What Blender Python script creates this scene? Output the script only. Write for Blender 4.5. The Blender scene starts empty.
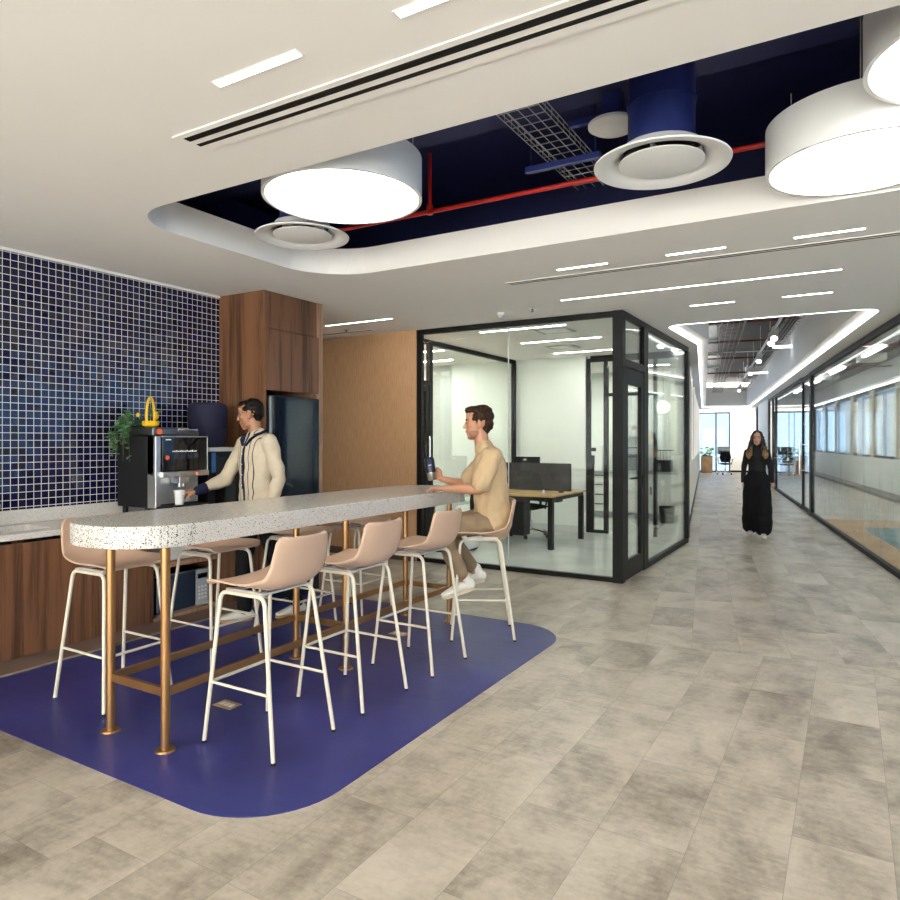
import bpy, math, random
from mathutils import Vector, Matrix, noise as mn
from mathutils.geometry import tessellate_polygon
random.seed(7)
V = Vector; PI = math.pi
COL = bpy.context.scene.collection

# ------------------------------------------------------------------ frames
BA = math.radians(9.85)
BO = (-0.04, 11.78)
def W(u, v, z=0.0):                      # corridor frame: u along the corridor, v to its right
    return V((BO[0] - u*math.sin(BA) + v*math.cos(BA), BO[1] + u*math.cos(BA) + v*math.sin(BA), z))

# ------------------------------------------------------------------ materials
class N:
    def __init__(s, name):
        s.m = bpy.data.materials.new(name); s.m.use_nodes = True
        s.t = s.m.node_tree; s.t.nodes.clear()
        s.out = s.t.nodes.new('ShaderNodeOutputMaterial')
    def n(s, typ, ins=None, **kw):
        nd = s.t.nodes.new('ShaderNode' + typ)
        for k, v in kw.items(): setattr(nd, k, v)
        for k, v in (ins or {}).items(): s.set(nd, k, v)
        return nd
    def set(s, nd, k, v):
        sock = nd.inputs[k]
        if isinstance(v, bpy.types.NodeSocket): s.t.links.new(v, sock)
        elif isinstance(v, bpy.types.Node): s.t.links.new(v.outputs[0], sock)
        elif isinstance(v, (tuple, list)) and len(v) == 3 and sock.type == 'RGBA': sock.default_value = (*v, 1)
        else: sock.default_value = v
    def math(s, op, a, b=0.0, c=None):
        ins = {0: a, 1: b}
        if c is not None: ins[2] = c
        return s.n('Math', ins, operation=op).outputs[0]
    def coord(s): return s.n('TexCoord').outputs['Object']
    def mapping(s, vec, scale=(1,1,1), rot=(0,0,0), loc=(0,0,0)):
        return s.n('Mapping', {'Vector': vec, 'Scale': scale, 'Rotation': rot, 'Location': loc}).outputs[0]
    def ramp(s, fac, stops):
        r = s.n('ValToRGB', {'Fac': fac}); cr = r.color_ramp
        while len(cr.elements) < len(stops): cr.elements.new(.5)
        for e, (p, c) in zip(cr.elements, stops): e.position = p; e.color = (*c, 1) if len(c) == 3 else c
        return r.outputs[0]
    def mix(s, fac, a, b, mode='MIX'):
        m = s.n('Mix', data_type='RGBA', blend_type=mode)
        for k, v in ((0, fac), (6, a), (7, b)): s.set(m, k, v)
        return m.outputs[2]
    def noise(s, vec, scale=5, detail=3, rough=.5, dist=0):
        return s.n('TexNoise', {'Vector': vec, 'Scale': scale, 'Detail': detail, 'Roughness': rough, 'Distortion': dist}).outputs[0]
    def bump(s, h, strength=.2, dist=.01, normal=None):
        ins = {'Height': h, 'Strength': strength, 'Distance': dist}
        if normal is not None: ins['Normal'] = normal
        return s.n('Bump', ins).outputs[0]
    def bsdf(s, color, rough=.5, metal=0.0, normal=None, **kw):
        b = s.n('BsdfPrincipled', {'Base Color': color, 'Roughness': rough, 'Metallic': metal})
        if normal is not None: s.set(b, 'Normal', normal)
        for k, v in kw.items(): s.set(b, k, v)
        s.t.links.new(b.outputs[0], s.out.inputs[0]); return s.m

def plain(name, col, rough=.5, metal=0.0, var=.06, scale=6, bump=0.0, bscale=200, **kw):
    s = N(name); co = s.coord()
    f = s.noise(co, scale, 3)
    c = s.mix(f, tuple(max(0, x*(1-var)) for x in col), tuple(min(1, x*(1+var)) for x in col))
    nrm = s.bump(s.noise(co, bscale, 2), bump, .002) if bump else None
    return s.bsdf(c, rough, metal, nrm, **kw)
def emit(name, col, strength):
    s = N(name); e = s.n('Emission', {'Color': col, 'Strength': strength})
    s.t.links.new(e.outputs[0], s.out.inputs[0]); return s.m
def wood(name, dark, light, rough=.45, gx=14, gz=.7):
    s = N(name); co = s.coord()
    mp = s.mapping(co, (gx, gx, gz))
    n1 = s.noise(mp, 1.0, 6, .6, .6)
    n2 = s.noise(s.mapping(co, (60, 60, 1.5)), 1.0, 3, .6)
    n3 = s.noise(s.mapping(co, (3.2, 3.2, .25)), 1.0, 2)
    f = s.math('ADD', s.math('MULTIPLY', n1, .62), s.math('ADD', s.math('MULTIPLY', n2, .2), s.math('MULTIPLY', n3, .3)))
    c = s.ramp(f, [(.36, tuple(x*.5 for x in dark)), (.47, dark), (.58, light), (.72, tuple(x*1.15 for x in light)), (.8, dark)])
    return s.bsdf(c, rough, 0, s.bump(n2, .08, .002))
def glass(name, tint=(.95, .975, .96), refl=.5, drips=False):
    s = N(name)
    tr = s.n('BsdfTransparent', {'Color': tint}); gl = s.n('BsdfGlossy', {'Color': (.95, .97, .97), 'Roughness': .01})
    lw = s.n('Fresnel', {'IOR': 1.45})
    fac = s.math('MULTIPLY', lw.outputs[0], refl)
    mx = s.n('MixShader', {0: fac, 1: tr.outputs[0], 2: gl.outputs[0]})
    last = mx.outputs[0]
    if drips:
        co = s.coord(); sep = s.n('SeparateXYZ', {'Vector': co})
        n1 = s.noise(s.mapping(co, (9, 9, .55)), 1.0, 5, .65)
        n2 = s.noise(s.mapping(co, (28, 28, 2.0)), 1.0, 3, .6)
        f = s.math('ADD', s.math('MULTIPLY', n1, .7), s.math('MULTIPLY', n2, .3))
        zz = s.math('MULTIPLY', s.math('ABSOLUTE', s.math('SUBTRACT', sep.outputs[2], .55)), .22)
        f = s.math('SUBTRACT', f, zz)
        m = s.ramp(f, [(.47, (0,0,0)), (.52, (1,1,1))])
        fr = s.n('BsdfTranslucent', {'Color': (.8, .84, .84)}); df = s.n('BsdfDiffuse', {'Color': (.75, .79, .79)})
        fm = s.n('MixShader', {0: .5, 1: fr.outputs[0], 2: df.outputs[0]})
        m2 = s.n('MixShader', {0: s.math('MULTIPLY', m, .17), 1: last, 2: fm.outputs[0]}); last = m2.outputs[0]
    s.t.links.new(last, s.out.inputs[0]); return s.m

M = {}
M['ceil'] = plain('ceiling_paint', (.86, .82, .775), .85, var=.01, bump=.05, bscale=500)
M['white'] = plain('white_wall_paint', (.80, .79, .75), .7, var=.015)
M['cream'] = plain('cream_wall_paint', (.80, .76, .66), .7, var=.015)
M['offwhite'] = plain('office_wall_paint', (.79, .81, .76), .6, var=.015)
M['navy'] = plain('navy_soffit_paint', (.012, .016, .085), .6, var=.12, bump=.15, bscale=120)
M['navy2'] = plain('navy_beam_paint', (.03, .037, .13), .7, var=.15, bump=.3, bscale=160)
M['navym'] = plain('navy_painted_metal', (.03, .045, .20), .4, .2)
M['black'] = plain('black_powder_coat', (.008, .008, .008), .5, var=.1, **{'Specular IOR Level': .25})
M['blackgloss'] = plain('black_gloss', (.006, .006, .008), .06, var=.1)
M['blackplastic'] = plain('black_plastic', (.012, .012, .014), .45, var=.1, **{'Specular IOR Level': .18})
M['fridge'] = plain('smoked_blue_glass', (.008, .014, .026), .05, var=.1)
M['grey'] = plain('grey_paint', (.36, .37, .38), .5)
M['concrete'] = plain('concrete_slab', (.035, .035, .034), .9, var=.4, scale=2)
M['galv'] = plain('galvanised_steel', (.55, .57, .58), .35, .7, var=.25, scale=8)
M['chrome'] = plain('chrome', (.75, .75, .76), .12, 1.0, var=.02)
M['steel'] = plain('brushed_steel', (.55, .54, .52), .3, 1.0, var=.05)
M['darksteel'] = plain('dark_steel', (.16, .16, .155), .35, 1.0)
M['bronze'] = plain('bronze_lacquered_steel', (.40, .215, .09), .32, .85, var=.05)
M['leg'] = plain('cream_powder_coat', (.66, .60, .49), .38, var=.02)
M['shell'] = plain('beige_moulded_plastic', (.55, .375, .27), .5, var=.02, bump=.06, bscale=350)
M['plate'] = plain('pale_steel_bracket', (.6, .58, .56), .4, .3)
M['red'] = plain('red_pipe_paint', (.55, .02, .012), .35)
M['darkred'] = plain('dull_red_pipe_paint', (.11, .014, .012), .5)
M['led'] = emit('led_diffuser', (1, .95, .88), 14)
M['ledcool'] = emit('cove_led_diffuser', (.97, .98, 1), 3.0)
M['ledoff'] = emit('office_led_diffuser', (1, .985, .95), 52)
M['ledroom'] = emit('room_led_diffuser', (1, .98, .94), 42)
M['ledcream'] = emit('cream_room_led_diffuser', (1, .95, .82), 60)
M['ledside'] = emit('side_room_led_diffuser', (1, .98, .94), 170)
M['drum'] = emit('drum_lamp_diffuser', (1, .94, .86), 6)
M['spot'] = emit('spot_lamp_lens', (.95, .98, 1), 8)
M['globe'] = emit('globe_lamp_glass', (1, .88, .62), 3)
M['blueled'] = emit('blue_indicator', (.1, .4, 1), 1.5)
M['redled'] = emit('red_indicator', (1, .2, .12), .8)
M['shade'] = plain('lamp_shell_enamel', (.80, .79, .77), .5, var=.01)
M['mat'] = None
M['walnut'] = wood('walnut_veneer', (.072, .028, .011), (.175, .076, .033))
M['walnut2'] = wood('pale_walnut_veneer', (.23, .115, .065), (.36, .2, .12), gx=30, gz=1.2)
M['kick'] = plain('brown_plinth', (.16, .095, .065), .5)
M['oak'] = wood('oak_desktop', (.38, .24, .10), (.55, .36, .16), gx=3, gz=20)
M['glass'] = glass('clear_glass')
M['film'] = glass('solar_film_glass', (.255, .31, .37))  # tint added to dim and cool the over-bright sky behind the panes
M['film2'] = glass('blue_tinted_glass', (.23, .325, .45))  # blue tint added to stand for daylight and its reflection in the tiles
M['glassd'] = glass('frosted_drip_glass', drips=True)
M['screen'] = plain('charcoal_fabric', (.045, .045, .048), .9, bump=.3, bscale=600)
M['carpetA'] = plain('orange_carpet', (.50, .27, .10), .95, var=.2, scale=40, bump=.4, bscale=300)
M['carpetB'] = plain('teal_carpet', (.07, .20, .22), .95, var=.2, scale=40, bump=.4, bscale=300)
M['leaf'] = plain('ivy_leaf', (.035, .12, .035), .45, var=.5, scale=30)
M['leaf2'] = plain('pale_ivy_leaf', (.12, .25, .12), .45, var=.4, scale=40)
M['stem'] = plain('plant_stem', (.10, .12, .04), .6)
M['yellow'] = plain('yellow_plastic', (.85, .50, .01), .35)
M['navyfab'] = plain('navy_bottle_cover', (.007, .007, .032), .8, bump=.2, bscale=500)
M['bluelabel'] = plain('blue_panel', (.03, .12, .35), .3)
M['cup'] = plain('white_porcelain', (.82, .81, .78), .25, var=.01)
M['orange'] = plain('orange_knob', (.8, .13, .03), .4)
M['brass'] = plain('brass_floor_box', (.62, .45, .22), .35, .7)
M['white2'] = plain('white_plastic', (.78, .77, .74), .4, var=.02)
M['palegrey'] = plain('pale_grey_laminate', (.62, .63, .61), .4)
M['terracotta'] = wood('planter_wood', (.34, .2, .09), (.48, .3, .15), gx=5, gz=5)
M['skin'] = plain('skin', (.47, .225, .13), .5, var=.08, scale=25)
M['skin2'] = plain('tanned_skin', (.36, .165, .085), .48, var=.08, scale=25)
M['skin3'] = plain('warm_skin', (.62, .34, .22), .5, var=.08, scale=25)
M['hairbrown'] = plain('brown_hair', (.026, .012, .005), .55, var=.5, scale=60, bump=.6, bscale=160, **{'Specular IOR Level': .18})
M['hairblack'] = plain('black_hair', (.006, .004, .003), .45, var=.5, scale=60, bump=.6, bscale=160, **{'Specular IOR Level': .18})
M['beard'] = plain('stubble', (.29, .14, .082), .7, var=.35, scale=160)
M['eyew'] = plain('eye_white', (.26, .24, .21), .35)
M['eyed'] = plain('eye_iris', (.03, .015, .01), .15)
M['lip'] = plain('lip_skin', (.40, .13, .10), .4)
M['tee'] = plain('sand_cotton', (.50, .355, .205), .85, var=.06, scale=12, bump=.25, bscale=260)
M['chino'] = plain('khaki_cotton', (.25, .175, .105), .85, var=.1, scale=12, bump=.25, bscale=260)
M['blackcloth'] = plain('black_cloth', (.009, .009, .011), .85, var=.2, bump=.2, bscale=200, **{'Specular IOR Level': .18})
M['blacktop'] = plain('black_knit', (.02, .02, .022), .8, var=.2, bump=.2, bscale=200, **{'Specular IOR Level': .18})
M['navycloth'] = plain('navy_rib_knit', (.012, .014, .04), .85, bump=.3, bscale=300, **{'Specular IOR Level': .18})
M['shoe'] = plain('white_leather_shoe', (.72, .69, .62), .5, var=.03)
M['sole'] = plain('cream_rubber_sole', (.55, .47, .33), .6)
M['gum'] = plain('gum_rubber_sole', (.42, .24, .10), .6)
M['tumblernavy'] = plain('navy_enamel', (.006, .012, .042), .3)
M['clearblack'] = plain('smoked_flask', (.08, .085, .07), .1)
M['darkwindow'] = plain('tinted_monitor_glass', (.02, .03, .05), .1)

def mk_floor(name, rot, loc=(0,0,0)):
    s = N(name); co = s.coord()
    mp = s.mapping(co, (1, 1, 1), (0, 0, rot), loc)
    sep = s.n('SeparateXYZ', {'Vector': mp})
    WX, LY = .325, .65
    ix = s.math('FLOOR', s.math('DIVIDE', sep.outputs[0], WX))
    off = s.n('TexWhiteNoise', {'W': ix}, noise_dimensions='1D').outputs[0]
    yy = s.math('ADD', s.math('DIVIDE', sep.outputs[1], LY), off)
    iy = s.math('FLOOR', yy)
    fx = s.math('FRACT', s.math('DIVIDE', sep.outputs[0], WX)); fy = s.math('FRACT', yy)
    cell = s.n('CombineXYZ', {0: ix, 1: iy, 2: 0.0})
    rnd = s.n('TexWhiteNoise', {'Vector': cell}, noise_dimensions='2D')
    # seams
    ex = s.math('MINIMUM', fx, s.math('SUBTRACT', 1.0, fx)); ey = s.math('MINIMUM', fy, s.math('SUBTRACT', 1.0, fy))
    g = s.math('MINIMUM', s.math('MULTIPLY', ex, WX), s.math('MULTIPLY', ey, LY))
    seam = s.math('LESS_THAN', g, .0011)
    shift = s.n('VectorMath', {0: mp, 1: s.n('VectorMath', {0: rnd.outputs[1], 1: (17, 13, 5)}, operation='MULTIPLY').outputs[0]}, operation='ADD').outputs[0]
    n1 = s.noise(s.mapping(shift, (2.6, 1.5, 1)), 1.3, 6, .62, .4)
    n2 = s.noise(s.mapping(shift, (9, 30, 1)), 1.0, 4, .6)
    n3 = s.noise(shift, 38, 3, .7)
    f = s.math('ADD', s.math('MULTIPLY', n1, .66), s.math('ADD', s.math('MULTIPLY', n2, .2), s.math('MULTIPLY', n3, .18)))
    f = s.math('ADD', f, s.math('MULTIPLY', s.math('SUBTRACT', rnd.outputs[0], .5), .10))
    c = s.ramp(f, [(.34, (.175, .145, .112)), (.44, (.315, .272, .218)), (.54, (.45, .398, .325)), (.66, (.56, .50, .415))])
    c = s.mix(s.math('MULTIPLY', seam, .55), c, (.12, .10, .085))
    r = s.math('ADD', .27, s.math('MULTIPLY', n3, .18))
    h = s.math('SUBTRACT', s.math('MULTIPLY', n3, .15), seam)
    return s.bsdf(c, r, 0, s.bump(h, .12, .002))
M['floorA'] = mk_floor('concrete_look_vinyl', 0, (.19, 0, 0))
M['floorB'] = mk_floor('concrete_look_vinyl_turned', -BA, (.1, 0, 0))
def mk_office_floor():
    s = N('pale_polished_floor'); co = s.coord()
    n = s.noise(co, 1.6, 5, .6); 
    return s.bsdf(s.ramp(n, [(.3, (.47, .49, .47)), (.7, (.60, .62, .59))]), .22, 0)
M['floorO'] = mk_office_floor()
def mk_mat():
    s = N('blue_vinyl'); co = s.coord()
    n = s.noise(co, 2.2, 6, .62, .3); n2 = s.noise(s.mapping(co, (2, 30, 1)), 1.0, 3)
    f = s.math('ADD', s.math('MULTIPLY', n, .7), s.math('MULTIPLY', n2, .3))
    c = s.ramp(f, [(.3, (.018, .022, .13)), (.55, (.034, .040, .205)), (.75, (.05, .058, .26))])
    return s.bsdf(c, s.math('ADD', .30, s.math('MULTIPLY', n2, .15)), 0, s.bump(n2, .05, .002))
M['mat'] = mk_mat()
def mk_terrazzo(name, sc, base, amount, dark):
    s = N(name); co = s.coord(); c = None
    base_c = s.mix(s.noise(co, 30, 3), tuple(x*.93 for x in base), base)
    c = base_c
    for k, (scale, thr, col) in enumerate([(sc, amount, dark), (sc*1.5, amount*.9, tuple(.25+.3*x for x in dark)), (sc*.8, amount*.8, (.42, .39, .35))]):
        v = s.n('TexVoronoi', {'Vector': s.mapping(co, loc=(k*3.1, k*1.7, k*.6)), 'Scale': scale})
        rv = s.n('SeparateColor', {0: v.outputs['Color']}).outputs[0]
        m = s.math('MULTIPLY', s.math('LESS_THAN', rv, thr), s.math('LESS_THAN', v.outputs['Distance'], .43))
        c = s.mix(m, c, col)
    return s.bsdf(c, .22, 0)
M['terrazzo'] = mk_terrazzo('terrazzo_top', 135, (.60, .575, .535), .34, (.03, .028, .026))
M['quartz'] = mk_terrazzo('pale_quartz', 190, (.66, .63, .59), .10, (.3, .28, .25))
def mk_tile():
    s = N('navy_mosaic'); co = s.coord(); sep = s.n('SeparateXYZ', {'Vector': co}); P_ = .0535
    a = s.math('DIVIDE', sep.outputs[1], P_); b = s.math('DIVIDE', sep.outputs[2], P_)
    ia, ib = s.math('FLOOR', a), s.math('FLOOR', b); fa, fb = s.math('FRACT', a), s.math('FRACT', b)
    cell = s.n('CombineXYZ', {0: ia, 1: ib, 2: 0.0}); rnd = s.n('TexWhiteNoise', {'Vector': cell}, noise_dimensions='2D')
    e = s.math('MINIMUM', s.math('MINIMUM', fa, s.math('SUBTRACT', 1.0, fa)), s.math('MINIMUM', fb, s.math('SUBTRACT', 1.0, fb)))
    gm = s.math('LESS_THAN', e, .043)
    tc = s.mix(rnd.outputs[0], (.003, .003, .026), (.006, .006, .046))
    c = s.mix(gm, tc, (.66, .64, .58))
    geo = s.n('NewGeometry').outputs['Normal']
    jit = s.n('VectorMath', {0: rnd.outputs[1], 1: (.5, .5, .5)}, operation='SUBTRACT').outputs[0]
    jit = s.n('VectorMath', {0: jit, 'Scale': .07}, operation='SCALE').outputs[0]
    nr = s.n('VectorMath', {0: s.n('VectorMath', {0: geo, 1: jit}, operation='ADD').outputs[0]}, operation='NORMALIZE').outputs[0]
    w = s.noise(co, 30, 2)
    nr = s.bump(s.math('ADD', s.math('MULTIPLY', w, .6), s.math('MULTIPLY', s.math('MINIMUM', e, .12), 4.0)), .18, .004, nr)
    return s.bsdf(c, s.math('ADD', .05, s.math('MULTIPLY', gm, .6)), 0, nr)
M['tile'] = mk_tile()
def mk_panel():
    s = N('bronze_wallcovering'); co = s.coord()
    n = s.noise(s.mapping(co, (120, 120, 6)), 1.0, 3, .6); n2 = s.noise(s.mapping(co, (1, 1, 1)), 14, 2)
    c = s.ramp(n, [(.3, (.60, .335, .165)), (.7, (.80, .49, .265))])
    return s.bsdf(c, .5, 0, s.bump(n, .25, .002))
M['panel'] = mk_panel()
def mk_shirt():
    s = N('cream_knit_striped'); co = s.coord(); sep = s.n('SeparateXYZ', {'Vector': co})
    y = s.math('ABSOLUTE', sep.outputs[1]); x = sep.outputs[0]
    def band(c0, w): return s.math('LESS_THAN', s.math('ABSOLUTE', s.math('SUBTRACT', y, c0)), w)
    st = s.math('ADD', band(.058, .0035), band(.100, .0035))
    front = s.math('GREATER_THAN', x, .02)
    pl = s.math('LESS_THAN', y, .014)
    m = s.math('MULTIPLY', s.math('MINIMUM', s.math('ADD', st, pl), 1.0), front)
    c = s.mix(s.noise(co, 20, 3), (.50, .42, .305), (.60, .51, .38)); c = s.mix(m, c, (.01, .014, .035))
    return s.bsdf(c, .9, 0, s.bump(s.noise(s.mapping(co, (300, 300, 60)), 1.0, 2), .3, .002))
M['shirt'] = mk_shirt()
def mk_womanhair():
    s = N('dark_hair_blond_tips'); co = s.coord(); z = s.n('SeparateXYZ', {'Vector': co}).outputs[2]
    n = s.noise(s.mapping(co, (60, 60, 6)), 1.0, 3)
    f = s.math('ADD', s.math('MULTIPLY', s.math('SUBTRACT', 1.44, z), 4.0), s.math('MULTIPLY', s.math('SUBTRACT', n, .5), 1.6))
    c = s.ramp(f, [(.15, (.022, .012, .008)), (.75, (.30, .17, .06))])
    return s.bsdf(c, .5, 0, s.bump(n, .5, .004))
M['whair'] = mk_womanhair()

# ------------------------------------------------------------------ mesh builder
def frame_from(t, hint=None):
    t = t.normalized(); h = V(hint) if hint is not None else (V((0,0,1)) if abs(t.z) < .95 else V((1,0,0)))
    a = h.cross(t)
    if a.length < 1e-5: a = V((1,0,0)).cross(t)
    a.normalize(); return a, t.cross(a).normalized()
class MB:
    def __init__(s): s.v = []; s.f = []
    def add(s, vs, fs):
        o = len(s.v); s.v += [tuple(p) for p in vs]; s.f += [tuple(i+o for i in f) for f in fs]; return s
    def box(s, x0, y0, z0, x1, y1, z1):
        x0, x1 = sorted((x0, x1)); y0, y1 = sorted((y0, y1)); z0, z1 = sorted((z0, z1))
        return s.add([(x0,y0,z0),(x1,y0,z0),(x1,y1,z0),(x0,y1,z0),(x0,y0,z1),(x1,y0,z1),(x1,y1,z1),(x0,y1,z1)],
              [(3,2,1,0),(4,5,6,7),(0,1,5,4),(1,2,6,5),(2,3,7,6),(3,0,4,7)])
    def bar(s, p, q, w, h, up=(0,0,1)):          # rectangular bar from p to q, w sideways, h along up
        p, q = V(p), V(q); t = (q-p).normalized(); a = V(up).cross(t)
        if a.length < 1e-4: a = V((1,0,0))
        a.normalize(); b = t.cross(a).normalized(); a *= w/2; b *= h/2
        return s.add([p-a-b, p+a-b, p+a+b, p-a+b, q-a-b, q+a-b, q+a+b, q-a+b],
              [(3,2,1,0),(4,5,6,7),(0,1,5,4),(1,2,6,5),(2,3,7,6),(3,0,4,7)])
    def ubox(s, u0, v0, z0, u1, v1, z1):          # a box laid along the corridor frame
        pts = [W(u0,v0),W(u0,v1),W(u1,v1),W(u1,v0)]
        return s.prism([(p.x,p.y) for p in pts], z0, z1)
    def prism(s, poly, z0, z1):
        ar = sum(poly[i-1][0]*poly[i][1]-poly[i][0]*poly[i-1][1] for i in range(len(poly)))
        if ar < 0: poly = poly[::-1]
        n = len(poly); vs = [(x,y,z0) for x,y in poly] + [(x,y,z1) for x,y in poly]
        return s.add(vs, [tuple(range(n-1,-1,-1)), tuple(range(n,2*n))] + [(i,(i+1)%n,(i+1)%n+n,i+n) for i in range(n)])
    def holed(s, outer, holes, z0, z1):
        loops = [outer]+holes; tri = tessellate_polygon([[V((x,y,0)) for x,y in l] for l in loops])
        flat = [p for l in loops for p in l]; n = len(flat)
        vs = [(x,y,z0) for x,y in flat]+[(x,y,z1) for x,y in flat]; fs = []
        for t in tri:
            a, b, c = [V((*flat[i],0)) for i in t]
            if (b-a).cross(c-a).z < 0: t = t[::-1]
            fs.append((t[2],t[1],t[0])); fs.append(tuple(i+n for i in t))
        o = 0
        for l in loops:
            m = len(l); fs += [(o+i, o+(i+1)%m, o+(i+1)%m+n, o+i+n) for i in range(m)]; o += m
        return s.add(vs, fs)
    def ring(s, outer, inner, z0, z1):      # band between two loops with the same number of points
        n = len(outer); vs = [(x,y,z0) for x,y in outer]+[(x,y,z0) for x,y in inner]+[(x,y,z1) for x,y in outer]+[(x,y,z1) for x,y in inner]; fs = []
        for i in range(n):
            j = (i+1)%n; fs += [(i, i+n, j+n, j), (i+2*n, j+2*n, j+3*n, i+3*n), (i, j, j+2*n, i+2*n), (i+n, i+3*n, j+3*n, j+n)]
        return s.add(vs, fs)
    def loft(s, rings, cap=True):
        n = len(rings[0]); o = len(s.v); vs = [p for r in rings for p in r]; fs = []
        for k in range(len(rings)-1):
            for i in range(n):
                j = (i+1)%n; fs.append((k*n+i, k*n+j, (k+1)*n+j, (k+1)*n+i))
        if cap: fs.append(tuple(range(n-1,-1,-1))); m = (len(rings)-1)*n; fs.append(tuple(range(m, m+n)))
        return s.add(vs, fs)
    def tube(s, pts, r, seg=10, cap=True):
        pts = [V(p) for p in pts]; rings = []; a = None
        for i, p in enumerate(pts):
            t = (pts[min(i+1,len(pts)-1)]-pts[max(i-1,0)]).normalized()
            if a is None: a, b = frame_from(t)
            else:
                a = (a - t*a.dot(t)).normalized(); b = t.cross(a)
            rr = r[i] if isinstance(r, (list,tuple)) else r
            rings.append([p + a*rr*math.cos(2*PI*k/seg) + b*rr*math.sin(2*PI*k/seg) for k in range(seg)])
        return s.loft(rings, cap)
    def cyl(s, c, r, z0, z1, seg=32, r2=None): 
        r2 = r if r2 is None else r2
        return s.loft([[V((c[0]+q*math.cos(2*PI*k/seg), c[1]+q*math.sin(2*PI*k/seg), z)) for k in range(seg)] for q, z in ((r,z0),(r2,z1))])
    def lathe(s, prof, seg=32, c=(0,0,0), cap=True):
        return s.loft([[V((c[0]+r*math.cos(2*PI*k/seg), c[1]+r*math.sin(2*PI*k/seg), c[2]+z)) for k in range(seg)] for r, z in prof], cap)
    def ell(s, c, rad, R=None, seg=20, rings=12):
        R = R or Matrix.Identity(3); c = V(c); rr = []
        for i in range(1, rings):
            th = PI*i/rings
            rr.append([c + R @ V((rad[0]*math.sin(th)*math.cos(2*PI*k/seg), rad[1]*math.sin(th)*math.sin(2*PI*k/seg), -rad[2]*math.cos(th))) for k in range(seg)])
        return s.loft(rr)
    def limb(s, pts, ra, rb=None, lat=(0,1,0), seg=20):   # tapered, rounded-end loft; ra along lat, rb across
        pts = [V(p) for p in pts]; rb = rb or ra; rings = []; n = len(pts); lat = V(lat)
        def ring(p, t, a_, b_):
            l = (lat - t*lat.dot(t)); l = l.normalized() if l.length > 1e-3 else frame_from(t)[0]
            d = t.cross(l).normalized()
            return [p + l*a_*math.cos(2*PI*k/seg) + d*b_*math.sin(2*PI*k/seg) for k in range(seg)]
        T = [(pts[min(i+1,n-1)]-pts[max(i-1,0)]).normalized() for i in range(n)]
        e = min(ra[0], rb[0]); 
        for q in (.99, .8, .45): rings.append(ring(pts[0]-T[0]*e*q, T[0], ra[0]*math.sqrt(1-q*q)+1e-4, rb[0]*math.sqrt(1-q*q)+1e-4))
        for i in range(n):
            rings.append(ring(pts[i], T[i], ra[i], rb[i]))
        e = min(ra[-1], rb[-1])
        for q in (.45, .8, .99): rings.append(ring(pts[-1]+T[-1]*e*q, T[-1], ra[-1]*math.sqrt(1-q*q)+1e-4, rb[-1]*math.sqrt(1-q*q)+1e-4))
        return s.loft(rings)
def mesh_of(name, mb, mat, smooth):
    me = bpy.data.meshes.new(name); me.from_pydata(mb.v, [], mb.f); me.update()
    me.materials.append(mat if not isinstance(mat, str) else M[mat])
    if smooth is True:
        for p in me.polygons: p.use_smooth = True
    return me
def obj(name, mb, mat, parent=None, smooth=False, bevel=0.0, label=None):
    me = mesh_of(name, mb, mat, smooth is True)
    o = bpy.data.objects.new(name, me); COL.objects.link(o)
    if parent is not None: o.parent = parent
    if smooth == 'auto':
        for p in me.polygons: p.use_smooth = True
        m = o.modifiers.new('edges', 'EDGE_SPLIT'); m.split_angle = math.radians(38)
    if bevel:
        b = o.modifiers.new('bevel', 'BEVEL'); b.width = bevel; b.segments = 2; b.limit_method = 'ANGLE'; b.angle_limit = math.radians(50)
    if label: o['label'] = label
    return o
def fuse(name, mb, mat, parent=None, voxel=.005, smooth=4, disp=None, label=None):
    me = mesh_of(name, mb, mat, True); o = bpy.data.objects.new(name, me); COL.objects.link(o)
    r = o.modifiers.new('r', 'REMESH'); r.mode = 'VOXEL'; r.voxel_size = voxel; r.use_smooth_shade = True
    sm = o.modifiers.new('s', 'SMOOTH'); sm.factor = .5; sm.iterations = smooth
    dg = bpy.context.evaluated_depsgraph_get(); dg.update()
    new = bpy.data.meshes.new_from_object(o.evaluated_get(dg)); o.modifiers.clear(); o.data = new
    if disp:
        amp, sc = disp; ns = [v.normal.copy() for v in new.vertices]
        for v, n_ in zip(new.vertices, ns): v.co += n_*amp*mn.noise(v.co*sc) if not isinstance(sc, tuple) else n_*amp*mn.noise(V((v.co.x*sc[0], v.co.y*sc[1], v.co.z*sc[2])))
    for p in new.polygons: p.use_smooth = True
    if not new.materials: new.materials.append(M[mat])
    if parent is not None: o.parent = parent
    if label: o['label'] = label
    return o
def thing(name, label, cat, loc=(0,0,0), rz=0.0, group=None):
    o = bpy.data.objects.new(name, None); COL.objects.link(o); o.location = loc; o.rotation_euler = (0,0,rz)
    o.empty_display_size = .1; o['label'] = label; o['category'] = cat
    if group: o['group'] = group
    return o
def tag(o, label, cat, group=None, kind=None):
    o['label'] = label; o['category'] = cat
    if group: o['group'] = group
    if kind: o['kind'] = kind
    return o
def struct(name, mb, mat, parent=None, **kw):
    o = obj(name, mb, mat, parent, **kw)
    if parent is None: o['kind'] = 'structure'
    return o
def sempty(name, loc=(0,0,0), rz=0.0):
    o = bpy.data.objects.new(name, None); COL.objects.link(o); o.location = loc; o.rotation_euler = (0,0,rz); o['kind'] = 'structure'
    o.empty_display_size = .1; return o
def copy_tree(o, parent=None):
    c = o.copy(); COL.objects.link(c)
    if parent is not None: c.parent = parent
    for ch in [x for x in KIDS(o)]: copy_tree(ch, c)
    return c
def KIDS(o): return list(o.children)
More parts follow.
